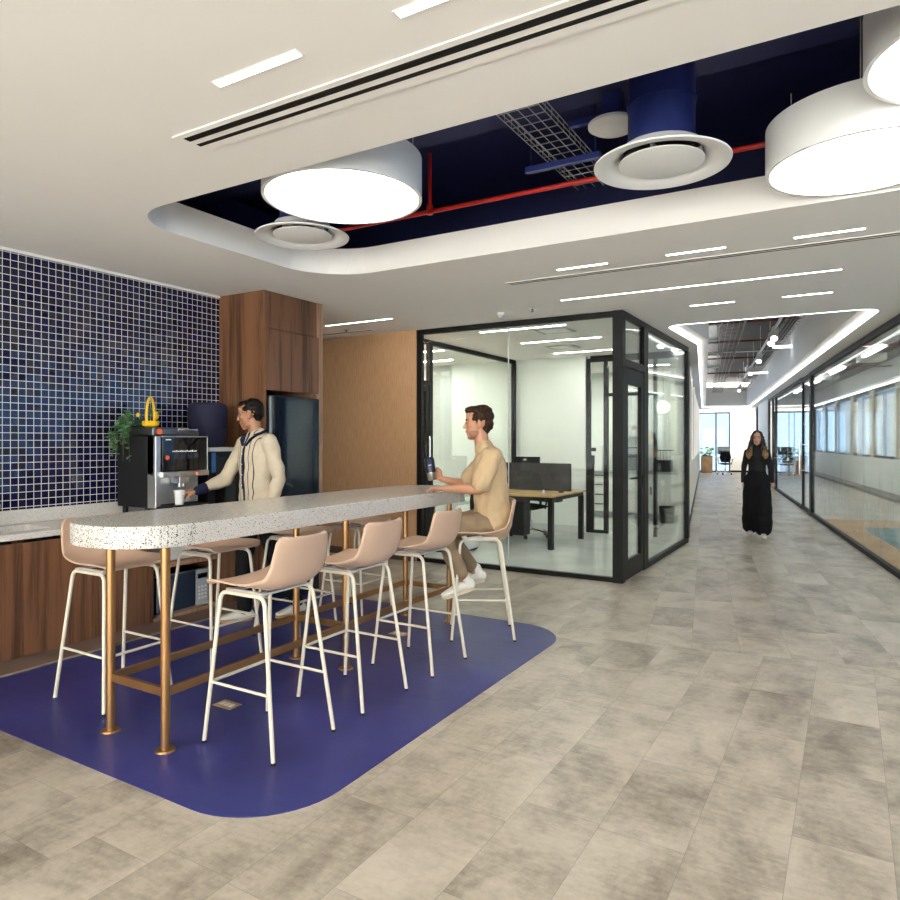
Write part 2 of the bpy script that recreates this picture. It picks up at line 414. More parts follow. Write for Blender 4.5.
def dup(src, loc, rz, label, group=None):
    c = copy_tree(src); c.location = loc; c.rotation_euler = (0,0,rz); c['label'] = label
    if group: c['group'] = group
    return c
def round_poly(pts, rads, n=8):
    out = []; m = len(pts)
    for i in range(m):
        p = V((*pts[i],0)); a = (V((*pts[i-1],0))-p); b = (V((*pts[(i+1)%m],0))-p); r = rads[i] if isinstance(rads,(list,tuple)) else rads
        if r <= 0: out.append((p.x,p.y)); continue
        an, bn = a.normalized(), b.normalized(); ang = an.angle(bn); d = min(r/math.tan(ang/2), a.length*.49, b.length*.49); rr = d*math.tan(ang/2)
        c = p + (an+bn).normalized()*(rr/math.sin(ang/2)); s0 = p+an*d-c; s1 = p+bn*d-c
        for k in range(n+1):
            
            th = s0.angle(s1)*k/n; e1 = s0.normalized(); e2 = (s1 - e1*s1.dot(e1)).normalized(); v = (e1*math.cos(th)+e2*math.sin(th))*rr; out.append((c.x+v.x, c.y+v.y))
    return out
def offset_poly(pts, d):      # inward for counter-clockwise
    ar = sum(pts[i-1][0]*pts[i][1]-pts[i][0]*pts[i-1][1] for i in range(len(pts)))
    if ar < 0: pts = pts[::-1]
    out = []; n = len(pts)
    for i in range(n):
        p0, p1, p2 = V((*pts[i-1],0)), V((*pts[i],0)), V((*pts[(i+1)%n],0))
        a = (p1-p0).normalized(); b = (p2-p1).normalized(); na, nb = V((-a.y,a.x,0)), V((-b.y,b.x,0)); m = (na+nb)
        m = m.normalized()/max(.35, m.normalized().dot(na)); out.append(((p1+m*d).x, (p1+m*d).y))
    return out
def fillet(pts, r, n=6):
    pts = [V(p) for p in pts]; out = [pts[0]]
    for i in range(1, len(pts)-1):
        p = pts[i]; a = (pts[i-1]-p); b = (pts[i+1]-p); d = min(r, a.length*.45, b.length*.45); s0 = p+a.normalized()*d; s1 = p+b.normalized()*d
        for k in range(n+1):
            t = k/n; out.append(s0*(1-t)**2 + p*2*t*(1-t) + s1*t*t)
    return out+[pts[-1]]

# ------------------------------------------------------------------ world, camera
scn = bpy.context.scene
w = bpy.data.worlds.new('daylight'); scn.world = w; w.use_nodes = True
bg = w.node_tree.nodes['Background']; bg.inputs[0].default_value = (1, .955, .92, 1); bg.inputs[1].default_value = 8.0
cam_d = bpy.data.cameras.new('camera'); cam = bpy.data.objects.new('camera', cam_d); COL.objects.link(cam); scn.camera = cam
cam_d.sensor_width = 36; cam_d.lens = 678/900*36; cam_d.shift_y = -10/900; cam_d.clip_end = 200; cam_d.clip_start = .02
cam.location = (0, 0, 1.5); cam.rotation_euler = (PI/2, 0, math.atan2(400, 678))
scn.view_settings.view_transform = 'Standard'; scn.view_settings.look = 'None'; scn.view_settings.gamma = 1; scn.view_settings.use_curve_mapping = False
scn.view_settings.exposure = EXPOSURE = 0.78

# ------------------------------------------------------------------ setting
CH = 2.86
def gX(Y): return BO[0] - math.tan(BA)*(Y-BO[1])      # x of the corridor glass line at Y
YB = -4.0
# floors
seamL = (-2.0, 4.93); seamR = (2.2, 5.66)
struct('floor', MB().prism([(-6.5, YB), (gX(YB), YB), (gX(5.45), 5.42), (-2.0, 4.93), (-2.0, 7.05), (-6.5, 7.05)], -.05, 0), 'floorA')
a_, b_ = W(23, 0), W(23, -2.35)
struct('floor', MB().prism([(-2.0, 4.93), (gX(5.45), 5.42), (a_.x, a_.y), (b_.x, b_.y), (-2.07, 10.4), (-2.07, 7.05), (-2.0, 7.05)], -.05, 0), 'floorB')
struct('floor', MB().prism([(-9, 7.05), (-2.07, 7.05), (-2.07, 10.4), (-2.62, 13.4), (-9, 13.4)], -.05, 0), 'floorO')
p = [W(-16.2, 0), W(-16.2, 6), W(26, 6), W(26, 0)]
struct('floor', MB().prism([(q.x, q.y) for q in p], -.05, -.001), 'floorB')
matpoly = round_poly([(-4.60, 1.835), (-1.88, 1.835), (-1.88, 5.08), (-4.60, 5.08)], [0, .42, .42, 0], 12)
struct('floor', MB().prism(matpoly, .0, .003), 'mat')

# ceiling with the two openings
openA = round_poly([(-3.83, 2.54), (.98, 2.54), (.98, 4.42), (-3.83, 4.42)], [.38, .3, .3, .5], 10)
fl, fr = W(18.4, -2.14), W(18.85, -.27)
openB = round_poly([(-1.90, 8.25), (.30, 8.25), (fr.x, fr.y), (fl.x, fl.y), (-1.87, 10.1)], [.22, .2, 0, 0, .8], 8)
g0 = gX(YB); e0 = W(23, 0.0); e1 = W(23, -2.4)
struct('ceiling', MB().holed([(-9, YB), (g0, YB), (e0.x, e0.y), (e1.x, e1.y), (-2.62, 13.5), (-9, 13.5)], [openA, openB], CH, CH+.21), 'ceil')
# navy void above the sitting area
vo = [(-4.7, 1.8), (1.05, 1.8), (1.05, 5.3), (-4.7, 5.3)]
struct('ceiling', MB().holed(vo, [offset_poly(vo, .05)], CH+.21, 3.62).box(-4.7, 1.8, 3.6, 1.05, 5.3, 3.68), 'navy')
struct('ceiling', MB().box(-4.65, 1.85, 3.4, 1.0, 3.72, 3.6), 'navy2', bevel=.01)
# grey void above the corridor, its upstand, shelf and slab
inB = offset_poly(openB, .15)
struct('ceiling', MB().ring(offset_poly(openB, -.02), inB, CH+.05, CH+.09), 'ceil')
struct('ceiling', MB().ring(offset_poly(openB, .11), inB, CH+.09, 3.68), 'ceil')
struct('ceiling', MB().ubox(-4.5, -4.5, 4.0, 20.5, 2.0, 4.1), 'concrete')
led = MB().ring(offset_poly(openB, .002), offset_poly(openB, .026), CH-.003, CH+.012)
o = obj('cove_light', led, 'ledcool'); tag(o, 'white light line outlining the open ceiling above the corridor', 'light')

# left side: tiled kitchen wall and the return behind the tall cabinet
struct('wall_left', MB().box(-5.35, YB, 0, -5.15, 5.21, CH), 'tile')
struct('wall_back', MB().box(-6.6, 5.18, 0, -5.36, 5.4, CH), 'white')
struct('wall_left', MB().box(-6.8, 5.2, 0, -6.5, 7.05, CH), 'white')
struct('trim_1', MB().box(-5.149, YB, CH-.018, -5.13, 4.42, CH), 'white')
struct('wall_front', MB().box(-6.6, 7.0, 0, -4.62, 7.1, CH), 'panel')
struct('baseboard_front', MB().box(-6.5, 6.98, 0, -4.63, 7.0, .09), 'kick')
# wall behind the camera; its unseen windows are added to brighten the ceiling
wb = MB(); wb.box(-6.5, YB-.2, 0, 2.9, YB, .12).box(-6.5, YB-.2, 2.7, 2.9, YB, 3.1)
for x in (-6.5, -3.6, -.5, 2.6): wb.box(x, YB-.2, .12, x+.3, YB, 2.7)
struct('wall_rear', wb, 'white')
for i, x in enumerate((-6.2, -3.3, -.2)):
    e = sempty('window_%d' % (i+30)); f = MB()
    x0, x1 = x, x+(2.6 if x < -6 else 2.8)
    f.box(x0, YB-.13, .12, x0+.05, YB-.07, 2.7).box(x1-.05, YB-.13, .12, x1, YB-.07, 2.7).box(x0+.05, YB-.13, .12, x1-.05, YB-.07, .18).box(x0+.05, YB-.13, 2.64, x1-.05, YB-.07, 2.7).box((x0+x1)/2-.025, YB-.13, .18, (x0+x1)/2+.025, YB-.07, 2.64)
    obj('window_frame', f, 'black', e); obj('pane', MB().box(x0+.05, YB-.105, .18, x1-.05, YB-.095, 2.64), 'glass', e)

# ---- glass office
OY, OX = 7.05, -2.07
def glassbox(mb_f, x0, y0, x1, y1, z0, z1, t=.012):
    return mb_f.box(x0 - (t/2 if x0 == x1 else 0), y0 - (t/2 if y0 == y1 else 0), z0, x1 + (t/2 if x0 == x1 else 0), y1 + (t/2 if y0 == y1 else 0), z1)
e = sempty('window_1')
f = MB().box(-4.62, OY-.03, CH-.06, OX-.08, OY+.03, CH).box(-4.62, OY-.03, 0, OX-.08, OY+.03, .05).box(-4.62, OY-.03, .05, -4.55, OY+.03, CH-.06)
obj('window_frame', f, 'black', e, bevel=.003)
obj('pane', glassbox(MB(), -4.55, OY, -3.38, OY, .05, CH-.06), 'glass', e)
obj('pane', glassbox(MB(), -3.375, OY, OX-.08, OY, .05, CH-.06), 'glass', e)
obj('glazing_bead', MB().box(-3.380, OY-.009, .05, -3.375, OY+.009, CH-.06), 'white2', e)
struct('trim_2', MB().box(OX-.08, OY-.05, 0, OX+.03, OY+.06, CH), 'black', bevel=.003)
e = sempty('window_2')
f = MB().box(OX-.03, OY+.06, CH-.06, OX+.03, 10.36, CH).box(OX-.03, 8.06, 0, OX+.03, 10.36, .06).box(OX-.03, 7.86, 0, OX+.03, 8.05, CH-.06).box(OX-.03, 10.3, .06, OX+.03, 10.42, CH-.06).box(OX-.03, 7.11, 2.28, OX+.03, 7.86, 2.36)
obj('window_frame', f, 'black', e, bevel=.003)
obj('pane', glassbox(MB(), OX, 8.05, OX, 10.3, .06, CH-.06), 'glass', e)
obj('transom_pane', glassbox(MB(), OX, 7.11, OX, 7.86, 2.36, CH-.06), 'glass', e)
e = sempty('door_1')
f = MB().box(OX-.02, 7.12, .01, OX+.025, 7.22, 2.27).box(OX-.02, 7.75, .01, OX+.025, 7.85, 2.27).box(OX-.02, 7.22, .01, OX+.025, 7.75, .21).box(OX-.02, 7.22, 2.10, OX+.025, 7.75, 2.27)
obj('door_frame', f, 'black', e, bevel=.003)
obj('pane', glassbox(MB(), OX, 7.22, OX, 7.75, .21, 2.10), 'glass', e)
h = MB().tube([(OX+.02, 7.8, 1.06), (OX+.07, 7.8, 1.06)], .012).tube([(OX+.065, 7.8, 1.06), (OX+.065, 7.66, 1.06)], .011).box(OX+.022, 7.785, .97, OX+.034, 7.815, 1.1)
h.tube([(OX-.02, 7.8, 1.06), (OX-.07, 7.8, 1.06)], .012).tube([(OX-.065, 7.8, 1.06), (OX-.065, 7.66, 1.06)], .011)
obj('door_handle', h, 'black', e, smooth='auto')
# partition inside, with its door
e = sempty('window_3'); PX = -4.95
f = MB().box(PX-.03, 7.1, CH-.06, PX+.03, 10.56, CH).box(PX-.03, 7.8, 0, PX+.03, 10.56, .05).box(PX-.03, 7.8, .05, PX+.03, 7.88, CH-.06).box(PX-.03, 10.5, .05, PX+.03, 10.57, CH-.06).box(PX-.03, 7.1, 2.24, PX+.03, 7.8, 2.30)
obj('window_frame', f, 'black', e)
obj('pane', glassbox(MB(), PX, 7.88, PX, 9.2, .05, CH-.06), 'glass', e); obj('pane', glassbox(MB(), PX, 9.205, PX, 10.5, .05, CH-.06), 'glass', e)
e = sempty('door_2')
f = MB().box(PX-.02, 7.13, .01, PX+.02, 7.19, 2.23).box(PX-.02, 7.72, .01, PX+.02, 7.79, 2.23).box(PX-.02, 7.19, .01, PX+.02, 7.72, .1).box(PX-.02, 7.19, 2.16, PX+.02, 7.72, 2.23)
obj('door_frame', f, 'black', e); obj('pane', glassbox(MB(), PX, 7.19, PX, 7.72, .1, 2.16), 'glass', e)
obj('door_handle', MB().tube([(PX+.07, 7.74, .95), (PX+.07, 7.74, 1.55)], .016).tube([(PX+.02, 7.74, 1.05), (PX+.07, 7.74, 1.05)], .009).tube([(PX+.02, 7.74, 1.45), (PX+.07, 7.74, 1.45)], .009), 'chrome', e, smooth='auto')
# back wall of the office and its glazed screen into the pantry
struct('wall_office', MB().box(-9, 10.6, 0, -3.70, 10.72, CH), 'offwhite')
struct('baseboard_office', MB().box(-8.9, 10.585, 0, -3.71, 10.6, .1), 'palegrey')
struct('wall_office', MB().box(-9.1, 7.1, 0, -9.0, 13.4, CH), 'offwhite')
struct('wall_office', MB().box(-9, 7.1, 0, -6.6, 7.2, CH), 'offwhite')
e = sempty('window_4'); BY = 10.66
f = MB().box(-3.70, BY-.03, 0, -3.63, BY+.03, 2.82)
f.box(-3.63, BY-.03, 2.76, -2.15, BY+.03, CH).box(-3.41, BY-.03, 0, -3.34, BY+.03, 2.76).box(-2.62, BY-.03, 0, -2.57, BY+.03, 2.76).box(-3.34, BY-.03, 2.2, -2.62, BY+.03, 2.25).box(-3.63, BY-.03, .0, -3.41, BY+.03, .05)
f.box(-3.63, BY-.03, .05, -3.58, BY+.03, 1.25)
obj('window_frame', f, 'black', e); obj('pane', glassbox(MB(), -3.63, BY, -3.41, BY, .05, 2.76), 'glass', e); obj('pane', glassbox(MB(), -2.57, BY, -2.14, BY, .05, 2.82), 'glass', e)
obj('door_handle', MB().tube([(-3.22, BY-.07, .9), (-3.22, BY-.07, 1.55)], .016).tube([(-3.22, BY-.07, 1.0), (-3.22, BY-.006, 1.0)], .009).tube([(-3.22, BY-.07, 1.45), (-3.22, BY-.006, 1.45)], .009), 'chrome', e, smooth='auto', label='long chrome bar handle')
obj('door_pane', glassbox(MB(), -3.34, BY, -2.62, BY, .02, 2.2), 'glass', e)
struct('wall_pantry', MB().box(-9, 13.4, 0, -2.62, 13.5, CH), 'offwhite')
# corridor left wall beyond the office: low white wall, posts, glazing
e = sempty('window_5')
f = MB(); g = MB(); lw = MB()
lw.ubox(-1.05, -2.36, 0, 23, -2.26, 1.02)
for u0 in (-1.02, 1.6, 4.3, 7.0, 9.7, 12.4, 15.1, 17.8, 20.5): lw.ubox(u0, -2.37, 1.02, u0+.35, -2.25, CH)
struct('wall_corridor', lw, 'white')
for u0 in (-.67, 1.95, 4.65, 7.35, 10.05, 12.75, 15.45, 18.15):
    u1 = u0+2.25
    f.ubox(u0, -2.34, 1.02, u0+.06, -2.28, CH).ubox(u1-.0, -2.34, 1.02, u1+.06, -2.28, CH).ubox(u0+.06, -2.34, 1.02, u1, -2.28, 1.08).ubox(u0+.06, -2.34, CH-.06, u1, -2.28, CH)
    g.ubox(u0+.06, -2.315, 1.08, u1, -2.305, CH-.06)
obj('window_frame', f, 'black', e); obj('pane', g, 'film', e)
struct('baseboard_corridor', MB().ubox(-1.0, -2.26, 0, 22.4, -2.245, .09), 'black')

# ---- corridor glass on the right
segs = [(-16.0, -13.5), (-13.5, -11), (-11, -8.5), (-8.5, -6.0), (-6.0, -3.5), (-3.5, -1.2), (-1.2, 1.15), (1.15, 3.5)]
e = sempty('window_8', (0,0,0))
f = MB().ubox(-16, -.03, CH-.08, 3.5, .03, CH+.0).ubox(-16, -.03, 0, 3.5, .03, .06).ubox(3.5, -.035, 0, 3.68, .035, CH)
obj('window_frame', f, 'black', e)
for a0, a1 in segs:
    obj('pane', MB().ubox(a0+.004, -.006, .06, a1-.004, .006, CH-.08), 'glassd', e)
e = sempty('door_3')
f = MB().ubox(3.7, -.025, .01, 3.78, .025, CH-.03).ubox(4.82, -.025, .01, 4.92, .025, CH-.03).ubox(3.78, -.025, .01, 4.82, .025, .08).ubox(3.78, -.025, CH-.1, 4.82, .025, CH-.03)
obj('door_frame', f, 'black', e); obj('pane', MB().ubox(3.78, -.006, .08, 4.82, .006, CH-.1), 'glass', e)
hp = [W(4.7, -.09, .75), W(4.7, -.09, 1.5)]
obj('door_handle', MB().tube(hp, .018).tube([W(4.7, 0, .85), W(4.7, -.09, .85)], .01).tube([W(4.7, 0, 1.4), W(4.7, -.09, 1.4)], .01), 'chrome', e, smooth='auto')
e = sempty('window_9')
f = MB().ubox(4.94, -.03, CH-.07, 13.4, .03, CH).ubox(4.94, -.03, 0, 13.4, .03, .06)
for u0 in (10.9, 11.9, 13.3): f.ubox(u0, -.03, .06, u0+.09, .03, CH-.07)
obj('window_frame', f, 'black', e)
for a0, a1 in ((4.94, 7.9), (7.9, 10.9), (10.99, 11.9), (11.99, 13.3)): obj('pane', MB().ubox(a0+.004, -.006, .06, a1-.004, .006, CH-.07), 'glass', e)
struct('wall_corridor', MB().ubox(13.4, -.05, 0, 17.8, .1, 4.0), 'white')
e = sempty('window_10')
obj('window_frame', MB().ubox(17.8, -.03, 0, 17.95, .03, CH).ubox(18.9, -.03, 0, 19.0, .03, CH).ubox(17.95, -.03, CH-.08, 18.9, .03, CH), 'black', e)
obj('pane', MB().ubox(17.95, -.006, 0, 18.9, .006, CH-.08), 'glass', e)
struct('wall_corridor', MB().ubox(19.0, -.05, 0, 22.5, .1, CH), 'white')
# end wall
UE = 22.5
ew = MB().ubox(UE, -2.4, 2.8, UE+.15, 6, 4.1).ubox(UE, -.93, 0, UE+.15, .12, 2.8)
struct('wall_end', ew, 'white')
struct('baseboard_end', MB().ubox(UE-.015, -.93, 0, UE, -.06, .09), 'black')
for i, (v0, v1) in enumerate(((-2.4, -.93), (.12, 2.6))):
    e = sempty('window_%d' % (11+i)); f = MB(); 
    f.ubox(UE, v0, 0, UE+.08, v1, .06).ubox(UE, v0, 2.74, UE+.08, v1, 2.8).ubox(UE, v0, .06, UE+.08, v0+.05, 2.74).ubox(UE, v1-.05, .06, UE+.08, v1, 2.74)
    for vm in ((-1.54,) if i == 0 else (.95, 1.75)): f.ubox(UE, vm-.03, .06, UE+.08, vm+.03, 2.74)
    obj('window_frame', f, 'black', e); obj('pane', MB().ubox(UE+.035, v0+.05, .06, UE+.045, v1-.05, 2.74), 'film', e)

# ---- space behind the corridor glass
struct('ceiling', MB().ubox(-16, .04, 3.4, 23, 6, 3.5), 'concrete')
struct('wall_right', MB().ubox(-16, -.05, CH, -4.6, .04, 3.5).ubox(-4.6, -.05, CH+.22, 23, .04, 4.0), 'ceil')
struct('ceiling', MB().ubox(-16, 2.1, 2.84, 22.4, 2.6, 3.4), 'grey')
o = obj('cove_light', MB().ubox(-15.8, 2.06, 2.84, 22.2, 2.098, 2.87), 'ledcool'); tag(o, 'straight white light line along the grey bulkhead behind the corridor glass', 'light')
wr = MB().ubox(-16, 2.6, 0, 23, 2.7, 1.0)
solid = [(-16, -15.5), (-12.2, -11.9), (-8.6, -8.3), (-5.0, -4.7), (-1.4, -.9), (5.6, 6.0), (12.9, 13.5), (14.6, 15.6), (21.8, 23)]
for a0, a1 in solid: wr.ubox(a0, 2.6, 1.0, a1, 2.7, 2.84)
struct('wall_right', wr, 'white')
struct('baseboard_right', MB().ubox(-15.9, 2.57, 0, 22.4, 2.6, .1), 'kick')
wi = 13
for (a0, a1), mul in zip([(-15.5, -12.2), (-11.9, -8.6), (-8.3, -5.0), (-4.7, -1.4), (-.9, 5.6), (6.0, 12.9), (13.5, 14.6), (15.6, 21.8)], (2, 2, 2, 2, 4, 5, 1, 3)):
    e = sempty('window_%d' % wi); wi += 1; f = MB()
    f.ubox(a0, 2.61, 1.0, a1, 2.67, 1.06).ubox(a0, 2.61, 2.78, a1, 2.67, 2.84)
    for k in range(mul+1):
        um = a0 + (a1-a0)*k/mul; um = min(max(um, a0+.03), a1-.03); f.ubox(um-.03, 2.61, 1.06, um+.03, 2.67, 2.78)
    obj('window_frame', f, 'kick', e); obj('pane', MB().ubox(a0+.05, 2.635, 1.06, a1-.05, 2.645, 2.78), 'film' if a0 > 15 else 'film2' if a0 < -1 else 'glass', e)
struct('wall_room', MB().ubox(-.9, 4.6, 0, 15.0, 4.7, 3.4).ubox(-.9, 2.7, 0, -.8, 4.6, 3.4).ubox(15.0, 2.7, 0, 15.1, 4.7, 3.4), 'cream')
for k, u0 in enumerate((1.0, 5.0, 9.0, 12.5)):
    o = obj('linear_light', MB().ubox(u0, 3.3, 3.1, u0+1.6, 3.4, 3.16), 'ledcream')  # unseen strips, added to light the cream rooms
    tag(o, 'white strip lamp in the cream rooms behind the far windows, %s from the camera' % ('nearest', 'second', 'third', 'farthest')[k], 'light', 'strip lamps in the cream rooms')
tag(obj('carpet', MB().prism([(-.47, 14.6), (.62, 14.95), (1.5, 14.6), (1.35, 13.95), (.62, 13.75), (.15, 13.5), (.58, 10.9), (1.3, 8.6), (1.6, 7.0), (gX(7.0)+.06, 7.0), (gX(10)+.06, 10.0), (gX(14.3)+.08, 14.3)], 0, .008), 'carpetA'), 'orange carpet behind the corridor glass', 'carpet')
tag(obj('carpet', MB().prism([(.17, 13.5), (.64, 13.74), (1.38, 13.94), (2.2, 14.1), (2.7, 10), (3.0, 8.0), (1.65, 7.0), (1.32, 8.6), (.6, 10.9)], 0, .008), 'carpetB'), 'teal carpet patch beside the orange carpet', 'carpet')

# ------------------------------------------------------------------ kitchen
XF = -4.60
def cab_body(mb, y0, y1, z0=.10, z1=.855): return mb.box(-5.14, y0, z0, XF-.02, y1, z1)
for y0, y1, lab in ((-1.0, .62, 'walnut base cabinet at the near end of the counter, left of the frame'), (.62, 2.37, 'walnut base cabinet under the sink'), (2.37, 3.30, 'walnut base cabinet between the sink and the microwave niche')):
    c = thing('base_cabinet', lab, 'cabinet', (-4.87, (y0+y1)/2, 0))
    def rel(mb): mb.v = [(x+4.87, y-(y0+y1)/2, z) for x, y, z in mb.v]; return mb
    b = MB().box(-5.14, y0+.002, .10, -4.64, y0+.02, .855).box(-5.14, y1-.02, .10, -4.64, y1-.002, .855).box(-5.14, y0+.02, .10, -4.64, y1-.02, .12).box(-5.14, y0+.02, .12, -5.12, y1-.02, .855)
    obj('body', rel(b), 'walnut', c)
    k = 2 if y1-y0 > 1 else 1
    if y0 > 2: k = 2
    for i in range(k):
        a0 = y0+(y1-y0)*i/k; a1 = y0+(y1-y0)*(i+1)/k
        obj('door', rel(MB().box(-4.62, a0+.002, .10, XF, a1-.002, .835)), 'walnut', c, bevel=.001)
    obj('plinth', rel(MB().box(-5.14, y0, 0, -4.65, y1, .10)), 'kick', c)
c = thing('open_shelf_cabinet', 'walnut open cabinet holding the microwave', 'cabinet', (-4.87, 3.64, 0))
b = MB().box(-.27, -.338, .10, .27, -.318, .855).box(-.27, .318, .10, .27, .338, .855).box(-.27, -.318, .10, -.25, .318, .855)
obj('body', b, 'walnut', c); obj('shelf', MB().box(-.25, -.318, .10, .27, .318, .125), 'walnut2', c); obj('shelf', MB().box(-.25, -.318, .50, .27, .318, .53), 'walnut2', c)
obj('plinth', MB().box(-.27, -.34, 0, .22, .34, .10), 'kick', c)
c = thing('base_cabinet', 'walnut base cabinet between the microwave niche and the tall cabinet', 'cabinet', (-4.87, 4.20, 0))
obj('body', MB().box(-.27, -.215, .10, .245, .215, .855), 'walnut', c); obj('door', MB().box(.247, -.215, .10, .27, .215, .835), 'walnut', c, bevel=.001); obj('plinth', MB().box(-.27, -.22, 0, .22, .215, .10), 'kick', c)
# worktop with sink cut-out
wt = thing('worktop', 'pale speckled quartz counter along the tiled wall', 'counter', (-4.86, 1.7, .86))
T0 = (-4.86, 1.7, .86)
def relw(mb): mb.v = [(x-T0[0], y-T0[1], z-T0[2]) for x, y, z in mb.v]; return mb
obj('slab', relw(MB().holed([(-5.145, -1), (-4.575, -1), (-4.575, 4.415), (-5.145, 4.415)], [round_poly([(-5.02, 2.0), (-4.72, 2.0), (-4.72, 2.62), (-5.02, 2.62)], .04, 4)], .86, .90)), 'quartz', wt, bevel=.002)
obj('backsplash', relw(MB().box(-5.145, -1, .901, -5.125, 4.415, 1.0)), 'quartz', wt, bevel=.002)
sk = thing('sink', 'undermount steel sink in the speckled counter', 'sink', (-4.87, 2.31, .72))
r0 = round_poly([(-.16, -.325), (.16, -.325), (.16, .325), (-.16, .325)], .05, 4); r1 = offset_poly(r0, .012)
obj('basin', MB().holed(r0, [r1], 0, .138).prism(r0, -.01, .0), 'darksteel', sk)
obj('drain', MB().cyl((0, 0), .04, .001, .006, 24), 'chrome', sk)
fc = thing('faucet', 'dark chrome faucet behind the sink', 'faucet', (-5.06, 2.36, .9))
obj('body', MB().cyl((0, 0), .026, 0, .17, 24).cyl((0, 0), .032, 0, .012, 24), 'chrome', fc, smooth='auto')
obj('spout', MB().tube(fillet([(0, 0, .13), (.0, 0, .175), (.17, 0, .175), (.19, 0, .15)], .02), .014, 14), 'chrome', fc, smooth='auto')
obj('lever', MB().tube([(0, 0, .175), (0, .075, .20)], .008, 10).cyl((0, 0), .02, .168, .185, 20), 'blackgloss', fc, smooth='auto')

# tall cabinet with the fridge
tc = thing('tall_cabinet', 'tall dark walnut cabinet around the black fridge', 'cabinet', (-4.85, 4.815, 0))
obj('side_panel', MB().box(-.295, -.395, 0, .30, -.375, CH-.002), 'walnut', tc)
obj('end_panel', MB().box(-.295, .30, 0, .30, .385, CH-.002), 'walnut2', tc)
obj('back_panel', MB().box(-.295, -.375, 0, -.28, .30, CH-.002), 'walnut', tc)
obj('top_box', MB().box(-.28, -.375, 1.97, .275, .30, CH-.002), 'walnut', tc)
obj('door', MB().box(.277, -.373, 2.52, .298, .298, CH-.004), 'walnut', tc, bevel=.0015)
obj('door', MB().box(.277, -.373, 1.955, .305, .325, 2.515), 'walnut', tc, bevel=.0015)
fg = thing('refrigerator', 'tall black glass fridge in the walnut cabinet', 'fridge', (-4.85, 4.79, 0))
obj('body', MB().box(-.26, -.325, .02, .27, .27, 1.90), 'black', fg)
obj('door', MB().box(.272, -.30, .03, .318, .34, 1.905), 'fridge', fg, bevel=.004)
obj('handle_strip', MB().box(.272, -.325, .03, .312, -.303, 1.90), 'steel', fg)

# coffee machine
cm = thing('coffee_machine', 'large black and silver coffee machine on the counter', 'coffee machine', (-4.84, 3.575, .9))
X0, X1, Y0, Y1 = -.24, .24, -.235, .235
obj('body', MB().box(X0, Y0, .07, X1-.10, Y1, .63).box(X1-.10, Y0, .33, X1-.02, Y1, .63), 'blackplastic', cm, bevel=.006)
for px, py in ((-.2, -.19), (-.2, .19), (.08, -.19), (.08, .19)): obj('foot', MB().cyl((px, py), .022, 0, .07, 16), 'blackplastic', cm, smooth='auto')
obj('side_strip', MB().box(X1-.10, Y0, .07, X1+.004, Y0+.045, .63), 'steel', cm, bevel=.006)
pn = obj('front_panel', MB().box(X1-.02, Y0+.05, .355, X1+.02, Y1, .625), 'blackgloss', cm, bevel=.004)
fr_ = MB().box(X1+.0, Y0+.046, .622, X1+.022, Y1+.004, .632).box(X1, Y1, .35, X1+.022, Y1+.006, .622).box(X1-.02, Y0+.04, .31, X1+.035, Y1+.006, .352)
obj('panel_frame', fr_, 'steel', cm, bevel=.003)
ic = MB()
for k in range(4): ic.box(X1+.02, -.085+k*.062, .452, X1+.0215, -.042+k*.062, .492)
obj('selection_buttons', ic, 'darkwindow', pn)
tx = MB()
for k in range(14): 
    tx.box(X1+.02, -.098+k*.0165, .506, X1+.0215, -.098+k*.0165+.011, .506+.008+.005*((k*7)%3)/2)
obj('lettering', tx, 'cup', pn); obj('maker_mark', MB().box(X1+.02, -.16, .598, X1+.0215, -.112, .607), 'cup', pn)
bt = MB().cyl((0,0), .018, 0, .002, 20); bt.v = [(X1+.0205+z, x-.145, y+.462) for x, y, z in bt.v]
obj('coffee_badge', bt, 'orange', pn)
obj('dispensing_back', MB().box(X1-.10, Y0+.045, .09, X1-.096, Y1, .31), 'galv', cm)
obj('spout', MB().box(X1-.09, -.035, .255, X1+.025, .06, .31).cyl((X1-.02, .0), .014, .225, .256, 16).cyl((X1-.02, .035), .014, .225, .256, 16), 'steel', cm, bevel=.004)
rb = MB().cyl((0,0), .012, 0, .004, 16); rb.v = [(X1+.035+z, x+.12, y+.33) for x, y, z in rb.v]; obj('red_button', rb, 'redled', cm)
obj('drip_tray', MB().box(X1-.11, Y0+.01, .06, X1+.07, Y1, .085), 'blackplastic', cm, bevel=.004)
hp_ = MB().box(X0+.03, -.225, .632, X1-.04, .0, .70).box(X0+.03, .01, .632, X1-.05, .215, .672)
obj('bean_hopper', hp_, 'darksteel', cm, bevel=.012)
obj('hopper_lid', MB().box(X0+.05, .02, .673, X1-.06, .21, .69).box(-.1, .06, .691, .12, .17, .70), 'chrome', cm, bevel=.006)
kb = MB().cyl((0,0), .022, 0, .012, 20); kb.v = [(X1-.04+z, x-.175, y+.665) for x, y, z in kb.v]; obj('knob', kb, 'orange', cm)
# mug
mg = thing('mug', 'white porcelain mug on the drip tray of the coffee machine', 'mug', (-4.585, 3.545, .9862))
obj('bowl', MB().lathe([(.028, 0), (.031, .003), (.037, .06), (.043, .115), (.040, .115), (.034, .06), (.027, .008)], 28), 'cup', mg, smooth='auto')
obj('handle', MB().tube(fillet([(.01, .038, .09), (.02, .078, .092), (.02, .076, .03), (.01, .034, .03)], .02), .006, 8), 'cup', mg, smooth='auto')
lg = MB(); 
for k in range(3): lg.box(.0405-.0015*k, -.012+.004*k, .07-.014*k, .0425-.0016*k, .012-.003*k, .076-.014*k)
obj('printed_mark', lg, 'grey', mg)
